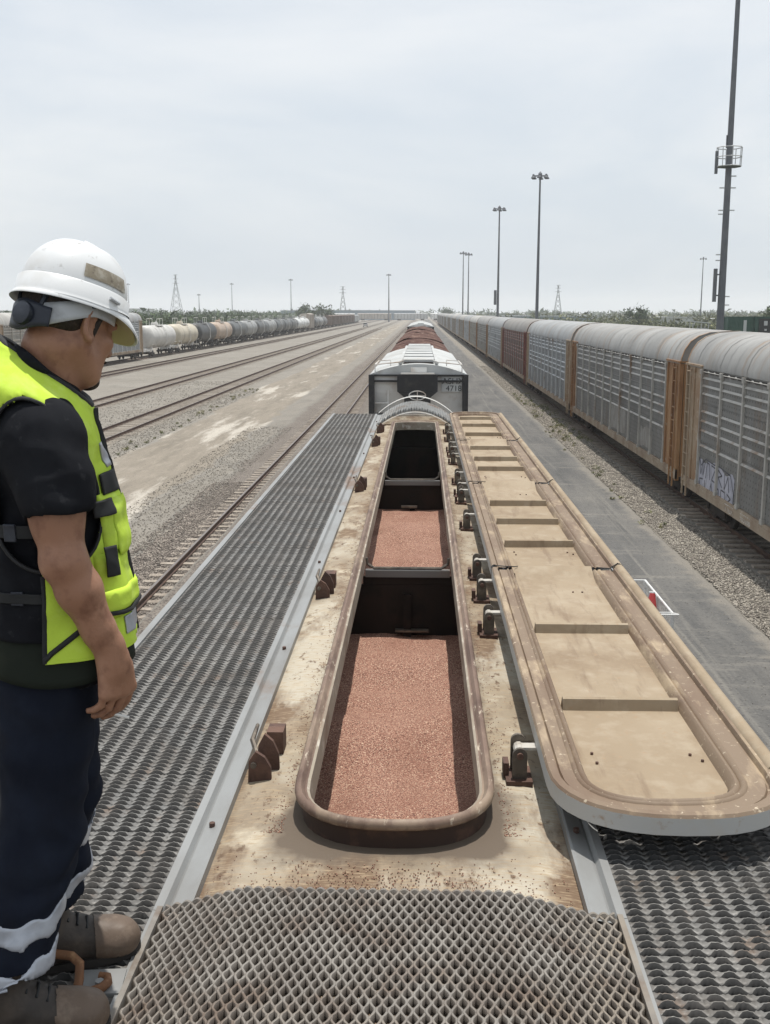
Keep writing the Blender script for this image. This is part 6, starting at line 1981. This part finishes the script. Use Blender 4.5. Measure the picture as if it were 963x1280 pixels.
# ---- boots
def boot(A, yaw, toe_len):
    A = np.array(A, float)
    c, s = math.cos(yaw), math.sin(yaw)
    def P(x, y, z): return np.array([A[0] + c * x - s * y, A[1] + s * x + c * y, z])
    lo = np.minimum(P(-0.12, -0.12, -0.01), P(0.30, 0.12, 0)) - 0.06; hi = np.maximum(P(-0.12, -0.12, 0), P(0.30, 0.12, 0)) + 0.06
    lo[2] = -0.02; hi[2] = 0.30
    F_ = Field(lo, hi, 0.005)
    F_.cap(P(0.0, 0, 0.07), P(0.0, 0, 0.22), 0.056, 0.055, 0.02)
    F_.cap(P(-0.03, 0, 0.048), P(0.06, 0, 0.055), 0.045, 0.05, 0.02)
    F_.cap(P(0.03, 0, 0.09), P(0.13, 0, 0.055), 0.05, 0.044, 0.03)
    F_.ell(P(0.155, 0, 0.046), (0.066, 0.053, 0.048), None, 0.03)
    F_.ell(P(0.178, 0.004, 0.044), (0.050, 0.050, 0.046), None, 0.02)
    V, Q = F_.mesh()
    V = smooth_verts(V, Q, 1)
    V[:, 2] = np.maximum(V[:, 2], 0.016)
    V = wrinkle(V, Q, lambda x, y, z: 0.0025 * nz3(x * 30, y * 30, z * 30))
    b = body_obj('boot', V, Q, m_boot)
    def seltoe(C):
        x = (C[:, 0] - A[0]) * c + (C[:, 1] - A[1]) * s
        return (x > 0.118) & (C[:, 2] > 0.024)
    bands(V, Q, b, 'toe_cap', m_toe, seltoe, 0.0025)
    m = MB()
    out = []
    for t in np.linspace(0, 2 * math.pi, 33)[:-1]:
        x = 0.075 + 0.158 * math.copysign(abs(math.cos(t)) ** 0.75, math.cos(t)); y = (0.052 if x > 0.08 else 0.045) * math.copysign(abs(math.sin(t)) ** 0.8, math.sin(t))
        q = P(x, y, 0); out.append((q[0], q[1]))
    m.prism(out, 'z', 0.002, 0.024)
    mb_obj(m, 'sole', m_sole, b, 30)
    m = MB()
    for k in range(4):
        x = 0.055 + k * 0.022; z = 0.135 - k * 0.013
        m.tube([P(x, -0.032, z - 0.006), P(x + 0.004, 0, z + 0.008), P(x, 0.032, z - 0.006)], 0.0035, 5)
    mb_obj(m, 'laces', m_trim, b)
boot(ANL, -0.03, 0.2)
boot(ANR, 0.10, 0.2)

# ---- helmet
def HP3(x, y, z): return tuple(H(x, y, z))
HZ = 0.062
m = MB()
def shell(a, b):
    t = 2 * math.pi * a; e = math.pi / 2 * b                     # e: 0 rim .. top
    c, s = math.cos(t), math.sin(t)
    rx, ry, rz = 0.122, 0.104, 0.118
    x = rx * math.cos(e) ** 0.82 * c; y = ry * math.cos(e) ** 0.82 * s; z = HZ + rz * math.sin(e) ** 0.95
    z += 0.010 * math.exp(-(y / 0.020) ** 2) * math.sin(e) * (0.6 + 0.4 * c)       # crown ridge
    z += 0.006 * (math.exp(-((abs(y) - 0.060) / 0.010) ** 2)) * max(0, math.sin(2 * e)) * (0.5 + 0.5 * math.cos(t))
    return HP3(x - 0.005, y, z)
m.grid(shell, 96, 34, cu=True)
helm = mb_obj(m, 'helmet', m_helmet, None, 'all')
m = MB()
def band(a, b):
    t = 2 * math.pi * a; c, s = math.cos(t), math.sin(t)
    fr = max(0, c)
    o = [0.0, 0.006, 0.007, 0.011][min(3, int(b * 3 + 0.5))]
    zz = [0.010, 0.006, -0.012, -0.020][min(3, int(b * 3 + 0.5))]
    return HP3((0.122 + o) * c - 0.005, (0.104 + o) * s, HZ + zz + 0.006 - 0.012 * (1 - fr) * (b > 0.5))
m.grid(band, 96, 4, cu=True)
mb_obj(m, 'helmet_band', m_helmet, helm, 'all')
m = MB()
def rim_fn(a, b):
    t = 2 * math.pi * a; c, s = math.cos(t), math.sin(t)
    fr = max(0, c) ** 2.2
    ext = 0.004 + 0.050 * fr + 0.006 * max(0, -c) ** 3
    r0x, r0y = 0.130, 0.112
    prof = [(0.0, 0.0), (0.5, -0.35), (1.0, -0.85), (1.02, -1.0), (0.98, -1.08), (0.5, -0.62), (-0.05, -0.12)]
    k = min(6, int(round(b * 6)))
    o, d = prof[k]
    drop = 0.012 + 0.030 * fr
    x = (r0x + ext * o) * c - 0.005; y = (r0y + (0.004 + 0.008 * fr) * o) * s
    return HP3(x, y, HZ - 0.014 + d * drop - 0.008 * (1 - fr))
m.grid(rim_fn, 96, 7, cu=True)
mb_obj(m, 'brim', m_helmet, helm, 55)
m = MB()
def under(a, b):
    t = -1.2 + 2.4 * a; c, s = math.cos(t), math.sin(t)
    fr = max(0, c) ** 2.2
    o = b
    x = (0.102 + (0.130 - 0.102 + 0.046 * fr) * o) * c - 0.005; y = (0.093 + 0.022 * o) * s
    return HP3(x, y, HZ - 0.024 - 0.036 * fr * o)
m.grid(under, 30, 5)
mb_obj(m, 'brim_lining', m_helmet_in, helm, 'all')
for s in (-1, 1):          # raised vents and slot on each side
    m = MB(); q = HP3(0.002, s * 0.1125, HZ - 0.002); q2 = HP3(0.03, s * 0.111, HZ - 0.006)
    m.tube([q, q2], 0.004, 6); mb_obj(m, 'accessory_slot', m_strap, helm)
m = MB()
def stick(a, b):
    t = 2.05 - 1.0 * a; e = 0.20 + 0.26 * b
    p = np.array(shell(t / (2 * math.pi), e / (math.pi / 2))); q = np.array(HP3(-0.005, 0, HZ))
    return tuple(q + (p - q) * 1.022)
m.grid(stick, 14, 6)
mb_obj(m, 'sticker', m_sticker, helm, 'all')
# headband: grey sides sweeping down to the ratchet knob at the nape
m = MB()
def hb(a, b):
    t = math.pi * (0.30 + 1.40 * a); c, s = math.cos(t), math.sin(t)
    bk = max(0, -c)
    ctr = 0.030 - 0.048 * bk ** 1.3; hh = 0.016 + 0.010 * bk
    return HP3(0.110 * c - 0.008, 0.0915 * s, ctr + hh * (2 * b - 1))
m.grid(hb, 60, 5)
thick(mb_obj(m, 'headband', m_strap, helm, 'all'), 0.003)
m = MB()
def hb2(a, b):
    t = math.pi * (0.78 + 0.44 * a); c, s = math.cos(t), math.sin(t)
    return HP3(0.114 * c - 0.010, 0.095 * s, -0.020 + 0.034 * (2 * b - 1) * (0.8 + 0.2 * math.cos(math.pi * (2 * a - 1))) + 0.004)
m.grid(hb2, 40, 5)
rt = thick(mb_obj(m, 'ratchet_strap', m_ratchet, helm, 'all'), 0.006)
m = MB()
m.tube([HP3(-0.120, 0.012, -0.016), HP3(-0.130, 0.013, -0.016), HP3(-0.138, 0.0135, -0.016), HP3(-0.141, 0.014, -0.016)], [0.022, 0.0255, 0.025, 0.020], 20)
mb_obj(m, 'ratchet_knob', m_ratchet, rt, 40)
m = MB()
for s in (-1, 1):
    m.tube([HP3(-0.10, s * 0.05, HZ + 0.01), HP3(-0.112, s * 0.035, -0.005)], 0.006, 6)
    m.tube([HP3(-0.03, s * 0.098, HZ), HP3(-0.02, s * 0.092, 0.03)], 0.006, 6)
mb_obj(m, 'suspension_strap', m_ratchet, helm)
# small faded tattoo on the upper arm, lying on the skin
from mathutils.bvhtree import BVHTree
_bv = BVHTree.FromPolygons([Vector(p) for p in BODY_V], [tuple(map(int, q)) for q in BODY_Q])
m = MB()
def onskin(a, b):
    p = np.array([0.055 + 0.052 + a, 0.222 + 0.048, 1.238 + b])
    loc = _bv.ray_cast(Vector(p), Vector((-0.45, -0.89, 0)))[0]
    return tuple(loc + Vector((0.45, 0.89, 0)) * 0.0006) if loc is not None else tuple(p)
for k in range(3):
    m.tube([onskin(0.006 * math.cos(t) * (1 + 0.3 * k), 0.008 * k - 0.008 + 0.006 * math.sin(t)) for t in np.linspace(0.3 * k, 5.4, 12)], 0.0009, 5)
mb_obj(m, 'tattoo', m_tattoo)

# something thin and white held between the fingers
m = MB(); m.tube([(-0.664, 2.30, 5.436), (-0.585, 2.33, 5.405)], 0.0036, 8)
tag(m.build('white_stick', mat('white_paper', (0.75, 0.74, 0.70))), 'thin white stick held between the fingers of the worker', 'stick')
# ================================================================ air
m_haze = bpy.data.materials.new('haze_air')
m_haze.use_nodes = True
t_ = m_haze.node_tree
t_.nodes.clear()
o_ = t_.nodes.new('ShaderNodeOutputMaterial')
pv = t_.nodes.new('ShaderNodeVolumePrincipled')
pv.inputs['Color'].default_value = (0.96, 0.98, 1.0, 1)
pv.inputs['Density'].default_value = 0.00030
t_.links.new(pv.outputs[0], o_.inputs['Volume'])
m = MB(); m.box(-2960, 2960, -180, 4360, -1.0, 56.0)
hz_ = m.build('haze', m_haze)
hz_['kind'] = 'stuff'
